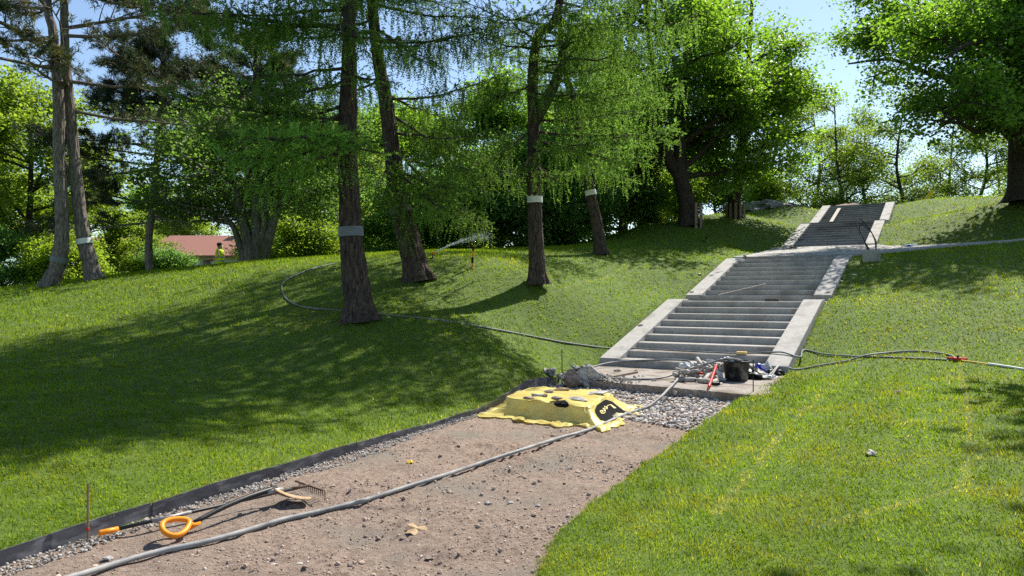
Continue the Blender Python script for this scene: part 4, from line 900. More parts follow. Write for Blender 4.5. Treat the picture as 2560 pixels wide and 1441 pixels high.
# ------------------------------------------------------------------ on the slab
def slabp(px, py, z=.165): return hz(px, py, z)
bp0 = slabp(1841, 952)
bk_ = thing('bucket', 'scuffed black plastic bucket standing on the concrete slab', 'bucket', tuple(bp0))
b = Buf(); b.add(*lathe([(.001, 0), (.175, 0), (.185, .012), (.215, .315), (.232, .318), (.234, .34), (.222, .344), (.208, .335), (.178, .03), (.001, .03)], 32)); ob('body', b, M_bucket, bk_, smooth=True)
b = Buf(); a = np.linspace(0, math.pi, 16); b.add(*tube(np.stack([.225 * np.cos(a), .10 + .16 * np.sin(a) * .5, .33 - .14 * np.sin(a) * .9 + 0 * a], 1), .005, 6)[:2]); ob('handle', b, M_iron, bk_, smooth=True)
def crumple(name, c, s, m, lab, cat, seed, grp=None):
    b = rock(s[0], s[1], s[2], seed, 3, .55); o = ob(name, b, m); o.location = c; tag(o, lab, cat, grp); return o
crumple('plastic_wrap', slabp(1818, 899, .50), (.09, .08, .05), M_foil, 'crumpled clear film bulging above the bucket rim', 'wrapping', 401)
TB = 'used mortar tubes piled beside the bucket'
def mtube(px, py, z, L, r, rz, tilt, lab, m=M_tube):
    c = slabp(px, py, z); t = thing('mortar_tube', lab, 'tube', tuple(c), TB)
    t.rotation_euler = (0, tilt, rz)
    b = Buf(); x = np.linspace(-L / 2, L / 2, 9); rr = r * (1 + .10 * np.sin(x * 30 + L * 9)); rr[0] *= .55; rr[-1] *= .7; P = np.stack([x, .006 * np.sin(x * 20), 0 * x], 1)
    b.add(*tube(P, rr, 10, True)); ob('sleeve', b, m, t, smooth=True)
    b = Buf(); b.add(*tube(A([[L / 2 - .01, 0, 0], [L / 2 + .03, 0, 0]]), r * .5, 8, True)); ob('crimped_end', b, M_rod if m is not M_rod else M_steel, t)
T1l = 'dusty grey mortar tube in the pile beside the bucket'
r_ = np.random.default_rng(9)
spots = [(1700, 925, .21), (1706, 933, .21), (1695, 944, .20), (1716, 945, .20), (1690, 938, .27), (1725, 950, .20), (1762, 953, .205), (1752, 948, .20), (1745, 931, .26), (1768, 928, .28), (1775, 938, .26), (1785, 955, .20), (1757, 938, .22), (1735, 938, .24), (1782, 922, .33), (1722, 918, .30), (1770, 915, .36), (1800, 950, .2), (1712, 930, .33), (1742, 922, .34), (1758, 918, .38), (1730, 930, .30), (1790, 912, .38), (1748, 905, .42), (1766, 945, .24), (1708, 950, .2)]
for k, (px, py, z) in enumerate(spots):
    mtube(px, py, z, r_.uniform(.2, .32), r_.uniform(.030, .042), r_.uniform(0, 3.1), r_.uniform(-.5, .5) * (z > .21), T1l)
mtube(1789, 960, .20, .15, .028, .1, 0, 'black mortar tube end poking out below the red handle', M_rod)
for k, (px, py, z, s) in enumerate(((1712, 915, .36, (.09, .08, .08)), (1732, 912, .36, (.07, .07, .06)), (1775, 905, .40, (.10, .08, .06)), (1795, 925, .32, (.09, .08, .12)), (1800, 938, .26, (.08, .07, .08)))):
    crumple('plastic_wrap', slabp(px, py, z), s, M_foil if k != 3 else M_tube, 'crumpled pale film among the mortar tubes beside the bucket', 'wrapping', 410 + k, 'crumpled film among the mortar tubes')
def caulk(pa, pb, lab):
    pa, pb = A(pa), A(pb); t = thing('mortar_gun', lab, 'tool', tuple(pa)); v = pb - pa; b = Buf(); b.add(*tube(spline([v * 0, v], 8), A([.02, .024, .022, .024, .022, .024, .022, .018]), 10, True)); ob('barrel', b, M_red, t, smooth=True)
    b = Buf(); u = unit(v); b.add(*tube(A([v, v + u * .05]), [.016, .012], 8, True)); ob('nozzle', b, M_steel, t); b = Buf(); b.add(*tube(A([v * .0, -u * .05 + A([0, 0, .004])]), [.012, .008], 8, True)); ob('plunger', b, M_iron, t)
caulk(slabp(1771, 971, .18), slabp(1791, 914, .42), 'red mortar gun leaning upright against the tube pile')
caulk(slabp(1724, 933, .27), slabp(1762, 934, .27), 'red mortar gun lying flat on top of the tube pile')
# black sack and blue bag behind the bucket
crumple('black_sack', slabp(1888, 940, .21), (.30, .20, .12), M_black, 'slumped black plastic sack right of the bucket', 'sack', 420)
crumple('black_sack', slabp(1925, 934, .20), (.20, .10, .09), M_black, 'small black sack at the foot of the right stair cheek', 'sack', 424)
crumple('blue_bag', slabp(1898, 922, .30), (.11, .09, .09), M_blue, 'bright blue plastic bag beside the right stair cheek', 'bag', 421)
crumple('plastic_wrap', slabp(1914, 918, .31), (.09, .08, .10), M_foil, 'clear crumpled plastic right of the blue bag', 'wrapping', 422)
crumple('plastic_wrap', slabp(1912, 941, .22), (.17, .06, .03), M_foil, 'flattened pale plastic in front of the blue bag', 'wrapping', 423)
def stake(px, py0, py1, m, lab, r=.007, tape=None, lean=0., cat='stake'):
    p = hit(px, py0); h = (py0 - py1) / F * p[1]; t = thing('marker_stake', lab, cat, tuple(p))
    b = Buf(); b.add(*tube(A([[0, 0, -.1], [lean, 0, h * .97], [lean, 0, h]]), [r, r, r * 1.05], 8, True)); ob('rod', b, m, t)
    for z0, z1, tm_ in (tape or ()): b = Buf(); b.add(*tube(A([[lean * z0 / h, 0, z0], [lean * z1 / h, 0, z1]]), r * 1.5, 8, True)); ob('tape', b, tm_, t)
    return t
stake(220, 1356, 1210, M_rust, 'thin brown rod standing against the path edging at the lower left', .0075, [(.075, .09, M_red)])
stake(1405, 946, 876, M_rod, 'black rod standing left of the stair foot', .008); stake(1883, 985, 899, M_rod, 'black rod standing in front of the black sack', .008)
stake(1180, 672, 615, M_orange, 'orange and black marker stake on the lawn right of the sprinkler', .018, [(.12, .25, M_rod), (.40, .50, M_rod)], .03)
# wood and offcuts on the slab
def plank(name, pa, pb, w, th, m, lab, cat='plank', up=.0):
    pa, pb = A(pa), A(pb); v = pb - pa; L = np.linalg.norm(v); u = v / L; sd = unit(np.cross(u, ZUP)); nn = np.cross(sd, u); c = []
    for e in (0, 1): c += [(pa + v * e + sd * w / 2 * s1) for s1 in (-1, 1)]
    lo = A([c[0], c[1], c[3], c[2]]); b = Buf(); V, Q = prism(lo, lo + nn * th); b.add(V - pa, Q); o = bevel(ob(name, b, m), .004); o.location = pa; return tag(o, lab, cat)
plank('dark_offcut', slabp(1525, 946, .17), slabp(1592, 933, .17), .05, .035, M_guard, 'thin dark offcut lying on the slab behind the rubble')
crumple('flat_stone', slabp(1545, 927, .185), (.07, .05, .022), M_flat, 'small brown stone on the slab near the lowest step', 'stone', 430)
crumple('flat_stone', slabp(1590, 930, .19), (.035, .035, .028), M_flat, 'tiny round stone at the end of the dark offcut', 'stone', 431)
crumple('flat_stone', slabp(1490, 936, .19), (.15, .10, .03), M_flat, 'flat brown stone on the slab just behind the rubble heap', 'stone', 433)
crumple('round_core', hz(1688, 982, .09), (.045, .03, .045), M_chunk, 'round grey plug stuck in the broken front edge of the slab', 'stone', 432)
sp = ST(TR + .10, 2.28, Z0 + RH + .035); b = Buf(); b.add(*box((0, 0, 0), (.20, .11, .06), -.45)); o = bevel(ob('sponge', b, M_sponge), .015, 2); o.location = sp; tag(o, 'yellow sponge block lying on the second step', 'sponge')
sp = ST(8 * TR + 1.0, 1.95, Z0 + 8 * RH + .04); b = Buf(); b.add(*box((0, 0, 0), (.34, .10, .07), -.45)); o = bevel(ob('wood_block', b, M_guard), .006); o.location = sp; tag(o, 'brown wooden block on the first landing', 'block')
a0, a1 = F2 + .05, F2 + 1.4
plank('thin_stick', ST(a0 + TR * .2, .42, Z0 + 9 * RH + .01), ST(F2 + 2 * TR + .1, 1.45, Z0 + 11 * RH + .03), .035, .02, M_plank, 'thin pale stick lying across the second flight of steps', 'stick')
plank('pale_plank', ST(26.75, .62, 5.28), ST(30.1, .62, 6.30), .17, .04, M_plank, 'pale plank leaning up the steps of the topmost flight')
o = crumple('black_mat', ST(18.9, .05, 3.60), (.30, .14, .03), M_black, 'crumpled dark sheet at the left foot of the third flight', 'sheet', 440)
o = crumple('paint_can', ST(10.6, .05, 2.83), (.09, .08, .09), M_tube, 'small pale lump on the sand strip above the second flight', 'lump', 441)
o = crumple('glove', ST(F2 + 7.1 * TR, .14, Z0 + 17 * RH - .02), (.16, .07, .05), M_foil, 'white rag near the top left of the second flight', 'rag', 442)

# ------------------------------------------------------------------ hoses
def on(px, py, r=.014):
    p = hit(px, py); p[2] += r; return p
def hose(name, pts, r, m, lab, n=None, cat='hose', parts=()):
    P = spline(pts, n or max(20, len(pts) * 9)); o_ = P[0].copy(); b = Buf(); b.add(*tube(P - o_, r, 8, True)); o = ob(name, b, m, smooth=True); o.location = o_; return tag(o, lab, cat)
SZ = lambda s, t, dz: ST(s, t, dz)
lawnpts = [on(x, y, .018) for x, y in ((838, 661), (790, 672), (740, 690), (712, 706), (704, 722), (712, 745), (735, 762), (775, 773), (840, 778), (900, 783), (960, 790), (1080, 801), (1200, 820), (1310, 840), (1400, 857), (1470, 868))]
stp = [SZ(.66, -.45, .47), SZ(.66, -.2, .50), SZ(.75, .3, .48), SZ(.68, 1.2, .475), SZ(.66, 2.2, .475), SZ(.62, 2.8, .52), SZ(.6, 3.05, .53), SZ(.55, 3.35, .46)]
rl = [on(x, y, .018) for x, y in ((2010, 878), (2060, 888), (2130, 894), (2230, 897), (2330, 901), (2392, 904))]
hose('garden_hose', lawnpts + stp + rl, .016, M_hosed, 'long dark hose looping round the larch and across the lowest steps', 420)
hose('garden_hose', [on(2392, 903, .02), on(2375, 892, .02), on(2330, 884, .02), on(2280, 881, .02), on(2220, 885, .02), on(2165, 897, .055), on(2120, 905, .02), on(2050, 917, .02), on(1990, 927, .02), on(1950, 932, .02), slabp(1925, 944, .19), slabp(1905, 940, .20)], .015, M_hosed, 'shorter dark hose curling back over the right lawn to the slab', 150)
big = [slabp(1398, 944, .19), slabp(1450, 928, .2), slabp(1530, 907, .26), ST(.02, .9, Z0 + .03), ST(.10, 1.35, Z0 + .03), slabp(1728, 908, .34), slabp(1733, 918, .33), slabp(1700, 935, .30)]
hose('grey_hose', big, .020, M_hosed, 'grey hose arching from the left black rod over the bottom step', 110)
main = [slabp(1715, 918, .30), slabp(1702, 938, .24), slabp(1684, 960, .20), slabp(1670, 974, .19), hz(1655, 990, .15), hz(1636, 1006, .085), hz(1612, 1020, .06)] + [on(x, y, .035) for x, y in ((1560, 1044),)] + [hz(1500, 1064, .045), hz(1445, 1083, .04)] + [on(x, y, .024) for x, y in ((1395, 1102), (1300, 1134), (1200, 1166), (1100, 1200), (1000, 1232), (920, 1258), (880, 1270), (800, 1287), (700, 1311), (600, 1341), (500, 1369), (400, 1391), (300, 1418), (200, 1448), (60, 1490))]
hose('grey_hose', main, .019, M_hose, 'thick grey hose running down the dirt path past the yellow film', 260)
hose('grey_hose', [slabp(1500, 945, .19), slabp(1560, 948, .187), slabp(1640, 947, .19), slabp(1690, 935, .24), slabp(1750, 915, .40), slabp(1800, 901, .50), slabp(1828, 898, .535), slabp(1852, 902, .52), slabp(1878, 918, .36), slabp(1895, 935, .24), slabp(1920, 940, .20), on(1945, 933, .02)], .018, M_hose, 'grey hose rising from the slab over the bucket rim', 150)
c0 = on(2398, 903, .03); t = thing('hose_connector', 'red hose splitter where two dark hoses meet on the right lawn', 'connector', tuple(c0))
b = Buf(); b.add(*tube(A([[-.10, 0, 0], [.12, -.02, 0]]), [.032, .024], 10, True)); ob('body', b, M_red, t); b = Buf(); b.add(*tube(A([[-.06, 0, 0], [-.14, .10, .01]]), [.026, .022], 10, True)); ob('branch', b, M_red, t); b = Buf(); b.add(*tube(A([[-.02, 0, .02], [-.02, 0, .06]]), .016, 8, True)); ob('valve', b, M_rod, t)
hose('yellow_hose', [on(x, y, .014) for x, y in ((2402, 904), (2430, 908), (2475, 914))], .012, M_yel, 'short yellow hose end leaving the red splitter', 16)
hose('white_pipe', [on(x, y, .02) for x, y in ((2470, 914), (2520, 921), (2580, 930), (2700, 944))], .02, M_trim, 'white pipe running off the right edge over the lawn', 24, 'pipe')

# ------------------------------------------------------------------ shovel and rake
def seg_tube(b, P, r, n=10): b.add(*tube(P, r, n, True))
hp = on(455, 1338, .02); bl = on(690, 1232, .02)
A0 = A([hp[0], hp[1], .035]); A1 = hz(690, 1221, .14)
sh = thing('shovel', 'black-shafted shovel with an orange D handle lying on the dirt', 'shovel', tuple(A0)); u = unit(A1 - A0); sd = unit(np.cross(u, ZUP)); up = np.cross(sd, u); Ls = np.linalg.norm(A1 - A0)
b = Buf(); x = np.linspace(.09, Ls, 12)[:, None]; seg_tube(b, u * x + up * (.03 * np.sin(x / Ls * 3.1)), np.linspace(.017, .021, 12)); ob('shaft', b, M_black, sh, smooth=True)
b = Buf(); a = np.linspace(0, 2 * math.pi, 25); P = []
for q in a[:-1]:
    cx, cy_ = math.cos(q), math.sin(q); w_ = .075 * (1 + .35 * (-cx)); P.append(u * (-.04 + .09 * cx) + (sd * .87 - up * .45) * w_ * cy_ + ZUP * .04)
P = A(P + [P[0]]); b.add(*tube(P, .0185, 8)[:2]); seg_tube(b, A([u * .04, u * .13]), A([.024, .02])); ob('d_handle', b, M_orange, sh, smooth=True)
b = Buf(); V = []; tip = hz(768, 1241, .05); bd = unit(tip - A1); bs = A([.10, .90, -.36]); bs = unit(bs - bd * (bs @ bd)); bn = np.cross(bs, bd)
for i_ in range(9):
    q = i_ / 8; w_ = .105 * (1 - .1 * q ** 3) * (.72 + .28 * min(1, q * 5))
    for j_ in range(7): v_ = -1 + j_ / 3; V.append(A1 - A0 + bd * (q * .27 - .02 + .03 * q * (1 - v_ * v_)) + bs * v_ * w_ + bn * (.022 * v_ * v_ + .02 * math.sin(q * 3)))
Q = [[i_ * 7 + j_, i_ * 7 + j_ + 1, (i_ + 1) * 7 + j_ + 1, (i_ + 1) * 7 + j_] for i_ in range(8) for j_ in range(6)]; V = A(V); b.add(V, Q); o = ob('blade', b, M_wood, sh, smooth=True); so = o.modifiers.new('thick', 'SOLIDIFY'); so.thickness = .004
b = Buf(); seg_tube(b, A([A1 - A0 - u * .09, A1 - A0 + bd * .05]), A([.025, .02])); ob('socket', b, M_steel, sh, smooth=True)
g0_ = on(248, 1335, .02); h1 = on(768, 1222, .02); R0 = hz(246, 1334, .06); R1 = hz(770, 1214, .09)
rk = thing('rake', 'garden rake with an orange grip end lying under the shovel', 'rake', tuple(R0)); u = unit(R1 - R0); Lr = np.linalg.norm(R1 - R0); v = R1 - R0
b = Buf(); seg_tube(b, A([u * .10, u * .45, u * (Lr - .12)]), .0125); ob('shaft', b, M_black, rk, smooth=True)
b = Buf(); seg_tube(b, A([u * 0, u * .01, u * .06, u * .12]), A([.012, .019, .018, .016])); ob('grip', b, M_orange, rk, smooth=True)
b = Buf(); seg_tube(b, A([u * .33, u * .60]), .0134); ob('worn_sleeve', b, M_steel, rk, smooth=True)
b = Buf(); seg_tube(b, A([u * (Lr - .14), v]), A([.014, .009])); ob('neck', b, M_iron, rk, smooth=True)
sd = unit(np.cross(u, ZUP)); b = Buf(); b.add(*tube(A([v - sd * .20, v + sd * .20]), .007, 6, True)); head = ob('head_bar', b, M_iron, rk, smooth=True)
for k in range(14):
    p = v + sd * (-.195 + .03 * k); b = Buf(); b.add(*tube(spline([p, p + u * .03 - ZUP * .012, p + u * .035 - ZUP * .075], 5), A([.005, .005, .0045, .004, .002]), 5, True)); ob('tine', b, M_iron, head, smooth=True)

# ------------------------------------------------------------------ things further up the hill
def cableblock():
    p = hit(2178, 652); t = thing('cable_block', 'concrete block with black cable loops sticking up, beside the pavement', 'block', tuple(p)); s = p[1] / F; w_, h_ = 40 * s, 26 * s
    b = Buf(); b.add(*box((0, 0, h_ / 2 - .06), (w_, w_ * .9, h_ + .12), -.4)); bevel(ob('block', b, M_conc, t), .02)
    for k, (pts, r) in enumerate((([(-6, 0), (-22, 30), (-34, 58), (-32, 78), (-22, 74), (-2, 48), (8, 22), (10, 0)], .014), ([(-2, 0), (-18, 26), (-30, 52), (-26, 64), (-14, 56), (2, 40), (12, 18), (13, 0)], .014), ([(-10, 0), (-24, 28), (-36, 60), (-33, 80), (-26, 78)], .010), ([(10, 0), (14, 22), (6, 34), (-2, 36)], .006), ([(-8, 0), (-18, 10), (-28, 8)], .006))):
        b = Buf(); P = spline([A([x * s, .04 * math.sin(k * 2 + i * .7), h_ + y * s]) for i, (x, y) in enumerate(pts)], 24); b.add(*tube(P, r, 6, True)); ob('cable', b, M_black if k != 2 else M_hose, t, smooth=True)
cableblock()
p = hit(2276, 620); t = thing('water_bottle', 'clear plastic bottle with a blue label lying on the pavement edge', 'bottle', tuple(p + A([0, 0, .07])), rz=-.1)
s = p[1] / F; b = Buf(); b.add(*tube(A([[-20 * s, 0, 0], [-14 * s, 0, 0], [-10 * s, 0, 0], [14 * s, 0, 0], [15 * s, 0, 0]]), A([.02, .022, .06, .06, .04]), 12, True)); ob('body', b, M_bluesh, t, smooth=True)
b = Buf(); b.add(*tube(A([[-9 * s, 0, 0], [-1 * s, 0, 0]]), .062, 12)[:2]); ob('label_wrap', b, M_lblue, t, smooth=True); b = Buf(); b.add(*tube(A([[-21.5 * s, 0, 0], [-19.5 * s, 0, 0]]), .024, 10, True)); ob('cap', b, M_trim, t)
p = W(2312, 500, 41); p2 = W(2331, 474, 41); t = thing('yellow_post', 'slanting yellow post on the right skyline', 'post', tuple(p - A([0, 0, .1]))); v = p2 - p
b = Buf(); b.add(*tube(A([-.3 * v, v]), .10, 12, True)); ob('pole', b, M_yel, t); b = Buf(); b.add(*tube(A([v, v * 1.06]), .105, 12, True)); ob('end_cap', b, M_yel, t)
for k, (px, d, sx, sz, lab) in enumerate(((1915, 43.5, 1.5, .55, 'grey bedrock hump on the skyline left of the stairs, larger one'), (1975, 44.5, 1.2, .5, 'grey bedrock hump nearer the stairs on the skyline'))):
    q = W(px, 524, d); b = rock(sx, 1.2, sz, 500 + k, 3, .3); o = ob('bedrock', b, M_rockm); o.location = q - A([0, 0, .05]); tag(o, lab, 'rock')
b = rock(1.5, 1.2, .45, 510, 3, .3); o = ob('soil_mound', b, M_dirt, smooth=True); o.location = ST(34.2, 1.0, 6.62); tag(o, 'low mound of brown soil at the head of the stairs', 'mound')
stake(2218, 527, 498, M_rod, 'short dark rod on the right cheek of the topmost flight', .02) if False else None
# board guards round the maple feet
for (px, py, d, hh, lab) in ((1722, 566, dA, .95, 'weathered boards strapped round the foot of the big forked maple'), (1836, 545, dB, .62, 'weathered boards strapped round the foot of the smaller maple')):
    c = W(px, py, d); t = thing('tree_guard', lab, 'guard', tuple(c)); R_ = .60 if d == dA else .52
    for k in range(13):
        a = 2 * math.pi * k / 13 + .2
        if d == dA and math.cos(a) < .1: continue
        b = Buf(); b.add(*box((R_ * math.cos(a), R_ * math.sin(a), hh / 2 - .1), (.025, .13, hh + .3 + .06 * math.sin(k * 5)), a)); ob('board', b, M_guard, t)
# sprinklers
def sprinkler(px, py, lab, hpx, jet):
    p = hit(px, py); t = thing('sprinkler', lab, 'sprinkler', tuple(p)); s = p[1] / F; h_ = hpx * s
    b = Buf(); b.add(*tube(A([[0, 0, h_ * .35], [0, 0, h_ * .8]]), .014, 8, True)); ob('riser', b, M_rod, t)
    for k in range(3):
        a = 2.1 * k + .4; b = Buf(); b.add(*tube(A([[0, 0, h_ * .42], [math.cos(a) * h_ * .6, math.sin(a) * h_ * .6, -.01]]), .010, 6, True)); ob('leg', b, M_rod if k else M_steel, t)
    b = Buf(); b.add(*tube(A([[-.03, 0, h_ * .8], [.0, 0, h_ * .86], [.05, 0, h_ * .92]]), A([.03, .035, .02]), 8, True)); ob('head', b, M_orange if jet else M_rod, t)
    b = Buf(); b.add(*tube(A([[0, 0, h_ * .3], [-.25, .02, h_ * .22], [-.6, .05, .02]]), .012, 6, True)); ob('inlet', b, M_rod, t)
    if jet:
        n = 1500; u_ = rng.uniform(0, 1, n) ** .85; o_ = p + A([.05, 0, h_ * .92]); L = jet
        P = o_ + np.stack([u_ * L, u_ * L * .5, u_ * L * .62 - u_ ** 2 * L * .22], 1) + rng.normal(size=(n, 3)) * (.006 + .07 * u_[:, None] ** 1.5) * A([1, 1, .8]) - ZUP * np.abs(rng.normal(0, .09, n) * u_ ** 2)[:, None]
        b = pebbles(P, rng.uniform(.003, .0065, n), 1.); tag(ob('water_spray', b, M_water), 'white jet of water drops from the running sprinkler', 'water', kind='stuff')
sprinkler(1082, 652, 'running tripod sprinkler throwing a jet right of the leaning larch', 22, 1.25)
sprinkler(1765, 607, 'idle tripod sprinkler on the slope left of the stairs', 14, None)
# litter on the lawns and a dry leaf on the path
for k, (px, py, m, lab) in enumerate(((2137, 690, M_paper, 'white scrap on the right lawn beside the second flight'), (2103, 706, M_paper, 'pale strip of litter right of the second flight cheek'), (1763, 672, M_paper, 'white scrap on the lawn left of the second flight'), (1750, 688, M_paper, 'tiny pale scrap on the lawn below the other one'), (2245, 984, M_guard, 'brown dry leaf on the right lawn'), (2178, 1141, M_plank, 'pale dry leaf low on the right lawn'), (1040, 1330, M_wood, 'large tan dry leaf lying on the dirt path'), (1025, 1160, M_yel, 'small yellow leaf on the dirt path'))):
    p = on(px, py, .03 if k < 6 else .012); s = .05 if k < 6 else (.075 if k == 6 else .03); a = np.arange(11) * 2 * np.pi / 11; rr = s * (1 + .22 * np.cos(a * 5 + k) + .15 * np.sin(a * 3)); V = np.stack([rr * np.cos(a), rr * np.sin(a), .012 * np.sin(a * 3)], 1)
    b = Buf(); b.add(np.concatenate([V, [[0, 0, .012]]]), T=[[q, (q + 1) % 11, 11] for q in range(11)]); o = ob('dry_leaf' if k > 3 else 'paper_scrap', b, m); o.location = p; o.rotation_euler = (.2, .1, k); tag(o, lab, 'leaf' if k > 3 else 'litter'); so = o.modifiers.new('thick', 'SOLIDIFY'); so.thickness = .002
for k, (px, py, s) in enumerate(((1218, 1261, .03), (1275, 1260, .028), (1345, 1268, .025), (270, 1400, .04), (1070, 1402, .035))):
    p = on(px, py, .008); b = rock(s, s * .7, s * .45, 600 + k, 2, .2); o = ob('path_stone', b, M_chunk if k < 4 else M_flat); o.location = p
    tag(o, ('left one of three pale stones in the middle of the path', 'middle one of three pale stones on the path', 'right one of three pale stones on the path', 'pale stone at the lower left of the path', 'dark stone at the lower middle of the path')[k], 'stone')

# ------------------------------------------------------------------ houses behind the left ridge
def house(x0, x1, y0, y1, z0, ze, zr, wall, lab, wins, doors=(), along='x'):
    t = thing('house', lab, 'house', (x0, y0, z0)); o = A([x0, y0, z0]); b = Buf(); b.add(*box(((x1 + x0) / 2 - x0, (y1 - y0) / 2, (ze - z0) / 2), (x1 - x0, y1 - y0, ze - z0))); ob('wall', b, wall, t)
    ov = .5; ym = (y0 + y1) / 2
    for sg in (0, 1):
        ya, yb = (y0 - ov, ym) if sg == 0 else (y1 + ov, ym); za = ze - .2
        lo = A([[x0 - ov, ya, za], [x1 + ov, ya, za], [x1 + ov, yb, zr], [x0 - ov, yb, zr]]) - o; b = Buf(); b.add(*prism(lo, lo + A([0, 0, .14]))); ob('roof_slope', b, M_roof, t)
    for xg in (x0, x1):
        V = A([[xg, y0, ze], [xg, y1, ze], [xg, ym, zr - .02]]) - o; b = Buf(); b.add(np.concatenate([V, V + A([.1 if xg == x0 else -.1, 0, 0])]), T=[[0, 1, 2], [3, 5, 4]], Q=[[0, 3, 4, 1], [1, 4, 5, 2], [2, 5, 3, 0]]); ob('gable', b, wall, t)
    b = Buf(); b.add(*box(((x1 - x0) * .6, (y1 - y0) / 2, zr - z0 + .3), (.6, .6, 1.2))); ob('chimney', b, M_roof, t)
    for wx, wz, ww, wh in wins:
        b = Buf(); b.add(*box((wx - x0, -.02, wz - z0), (ww, .08, wh))); f = ob('window', b, M_trim, t)
        npn = 2 if ww < 1.5 else 3
        for k in range(npn): b = Buf(); b.add(*box((wx - x0 - ww / 2 + (k + .5) * ww / npn, -.05, wz - z0), (ww / npn - .10, .06, wh - .16))); ob('pane', b, M_glass, f)
    for wx, wz, ww, wh in doors: b = Buf(); b.add(*box((wx - x0, -.03, wz - z0), (ww, .1, wh))); ob('door', b, M_glass, t)
    return t
house(-38, -27.2, 60, 68, -.5, 4.7, 6.4, M_houseg, 'grey-walled house with a red roof seen right of the paired pine trunks', [(-32.6, 3.5, 1.6, 1.6), (-30.0, 3.5, 1.5, 1.6), (-35.5, 3.5, 1.4, 1.4)])
house(-27., -18.5, 56, 63, -.5, 4.6, 6.2, M_house, 'white-walled house with a red roof behind the person in the vest', [(-24.9, 3.4, 1.4, 1.5), (-21.8, 3.3, 1.2, 1.4)], [(-23.1, 3.1, .5, 2.2)])
house(-45, -40.6, 56, 66, -.5, 5.5, 7.2, M_green, 'pale green house at the far left edge', [(-42, 3.5, 1.2, 1.4)])
house(-7.5, -2.6, 58, 66, -.5, 4.6, 6.6, M_house, 'red-roofed house glimpsed through the shrubs behind the sprinkler jet', [(-5, 3.5, 1.2, 1.4)])

# ------------------------------------------------------------------ person in a yellow vest
pp = A([(549 - 1280) / F * 33, 33., 0]); pp[2] = CH + (YH - 609) / F * 33 - 1.70
pe = thing('person', 'person in a yellow hi-vis vest and dark cap holding something red, in profile', 'person', tuple(pp))
J = {'pel': (0, 0, .92), 'wa': (0, 0, 1.08), 'ch': (.01, 0, 1.30), 'nk': (0, 0, 1.46), 'hb': (-.02, 0, 1.52), 'hd': (-.03, 0, 1.60), 'ht': (-.02, 0, 1.68),
     'hl': (0, -.10, .88), 'kl': (-.03, -.11, .48), 'al': (.02, -.11, .08), 'tl': (-.12, -.12, .03), 'hr': (0, .10, .88), 'kr': (-.04, .11, .48), 'ar': (.0, .11, .08), 'tr': (-.14, .12, .03),
     'sl': (.01, -.19, 1.40), 'el': (.05, -.25, 1.12), 'wl': (-.18, -.20, 1.00), 'fl': (-.25, -.18, .97), 'sr': (.01, .19, 1.40), 'er': (.03, .25, 1.12), 'wr': (-.18, .14, 1.0), 'fr': (-.25, .12, .97)}
Rr = {'pel': .15, 'wa': .13, 'ch': .15, 'nk': .055, 'hb': .07, 'hd': .095, 'ht': .07, 'hl': .09, 'kl': .06, 'al': .045, 'tl': .035, 'hr': .09, 'kr': .06, 'ar': .045, 'tr': .035, 'sl': .06, 'el': .045, 'wl': .03, 'fl': .035, 'sr': .06, 'er': .045, 'wr': .03, 'fr': .035}
ks = list(J); E_ = [('pel', 'wa'), ('wa', 'ch'), ('ch', 'nk'), ('nk', 'hb'), ('hb', 'hd'), ('hd', 'ht'), ('pel', 'hl'), ('hl', 'kl'), ('kl', 'al'), ('al', 'tl'), ('pel', 'hr'), ('hr', 'kr'), ('kr', 'ar'), ('ar', 'tr'), ('ch', 'sl'), ('sl', 'el'), ('el', 'wl'), ('wl', 'fl'), ('ch', 'sr'), ('sr', 'er'), ('er', 'wr'), ('wr', 'fr')]
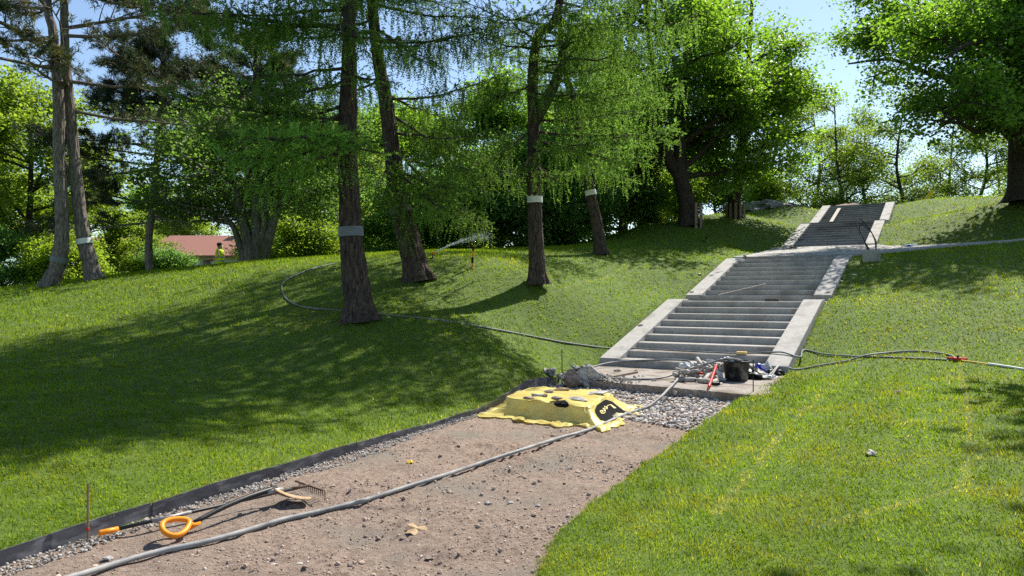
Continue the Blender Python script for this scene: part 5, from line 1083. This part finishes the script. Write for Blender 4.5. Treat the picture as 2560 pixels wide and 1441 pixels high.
me = bpy.data.meshes.new('body'); me.from_pydata([J[k] for k in ks], [(ks.index(a), ks.index(c)) for a, c in E_], []); bo = add_obj('body', me, None, pe)
bo.modifiers.new('skin', 'SKIN'); sv_ = me.skin_vertices[0].data
for i_, k in enumerate(ks): sv_[i_].radius = (Rr[k], Rr[k]); sv_[i_].use_root = (k == 'pel')
bo.modifiers.new('sub', 'SUBSURF').levels = 2; bo.modifiers['sub'].render_levels = 2; me.materials.append(M_skin)
def ell(rings, n=20):
    V = A([[cx + rx_ * math.cos(a), ry_ * math.sin(a), z] for cx, rx_, ry_, z in rings for a in np.arange(n) * 2 * np.pi / n]); m = len(rings)
    i_ = np.arange(m - 1)[:, None] * n; j = np.arange(n)[None]; k = (j + 1) % n; return V, np.stack([i_ + j, i_ + k, i_ + n + k, i_ + n + j], -1).reshape(-1, 4)
b = Buf(); b.add(*ell([(.0, .20, .23, .78), (.0, .20, .23, .90), (.0, .19, .22, 1.05), (.0, .185, .22, 1.2), (.01, .18, .225, 1.33), (.01, .14, .21, 1.42), (.0, .09, .10, 1.47)])); vst = ob('vest', b, M_vest, pe, smooth=True)
for z in (.88, 1.06): b = Buf(); b.add(*ell([(0, .208, .238, z), (0, .206, .236, z + .055)])); ob('reflective_stripe', b, M_refl, vst, smooth=True)
b = Buf(); b.add(*ell([(.0, .165, .20, .55), (.0, .175, .21, .70), (.0, .17, .20, .84)])); ob('shorts', b, M_tan, pe, smooth=True)
b = Buf(); b.add(*ell([(.03, .115, .11, 1.56), (.0, .125, .115, 1.64), (-.01, .11, .105, 1.70), (-.01, .05, .05, 1.74)])); ob('cap', b, M_cap, pe, smooth=True)
b = Buf(); b.add(*ell([(.10, .05, .08, 1.24), (.10, .06, .10, 1.40), (.08, .08, .11, 1.54), (.06, .08, .10, 1.62)])); ob('hair', b, M_hair, pe, smooth=True)
b = Buf(); V, T = ICOV * .075, ICOF; b.add(V, T=T); o = ob('red_cloth', b, M_red, smooth=True); o.location = pp + A([-.29, -.15, .96]); tag(o, 'red bundle held in the hand of the person in the vest', 'cloth')
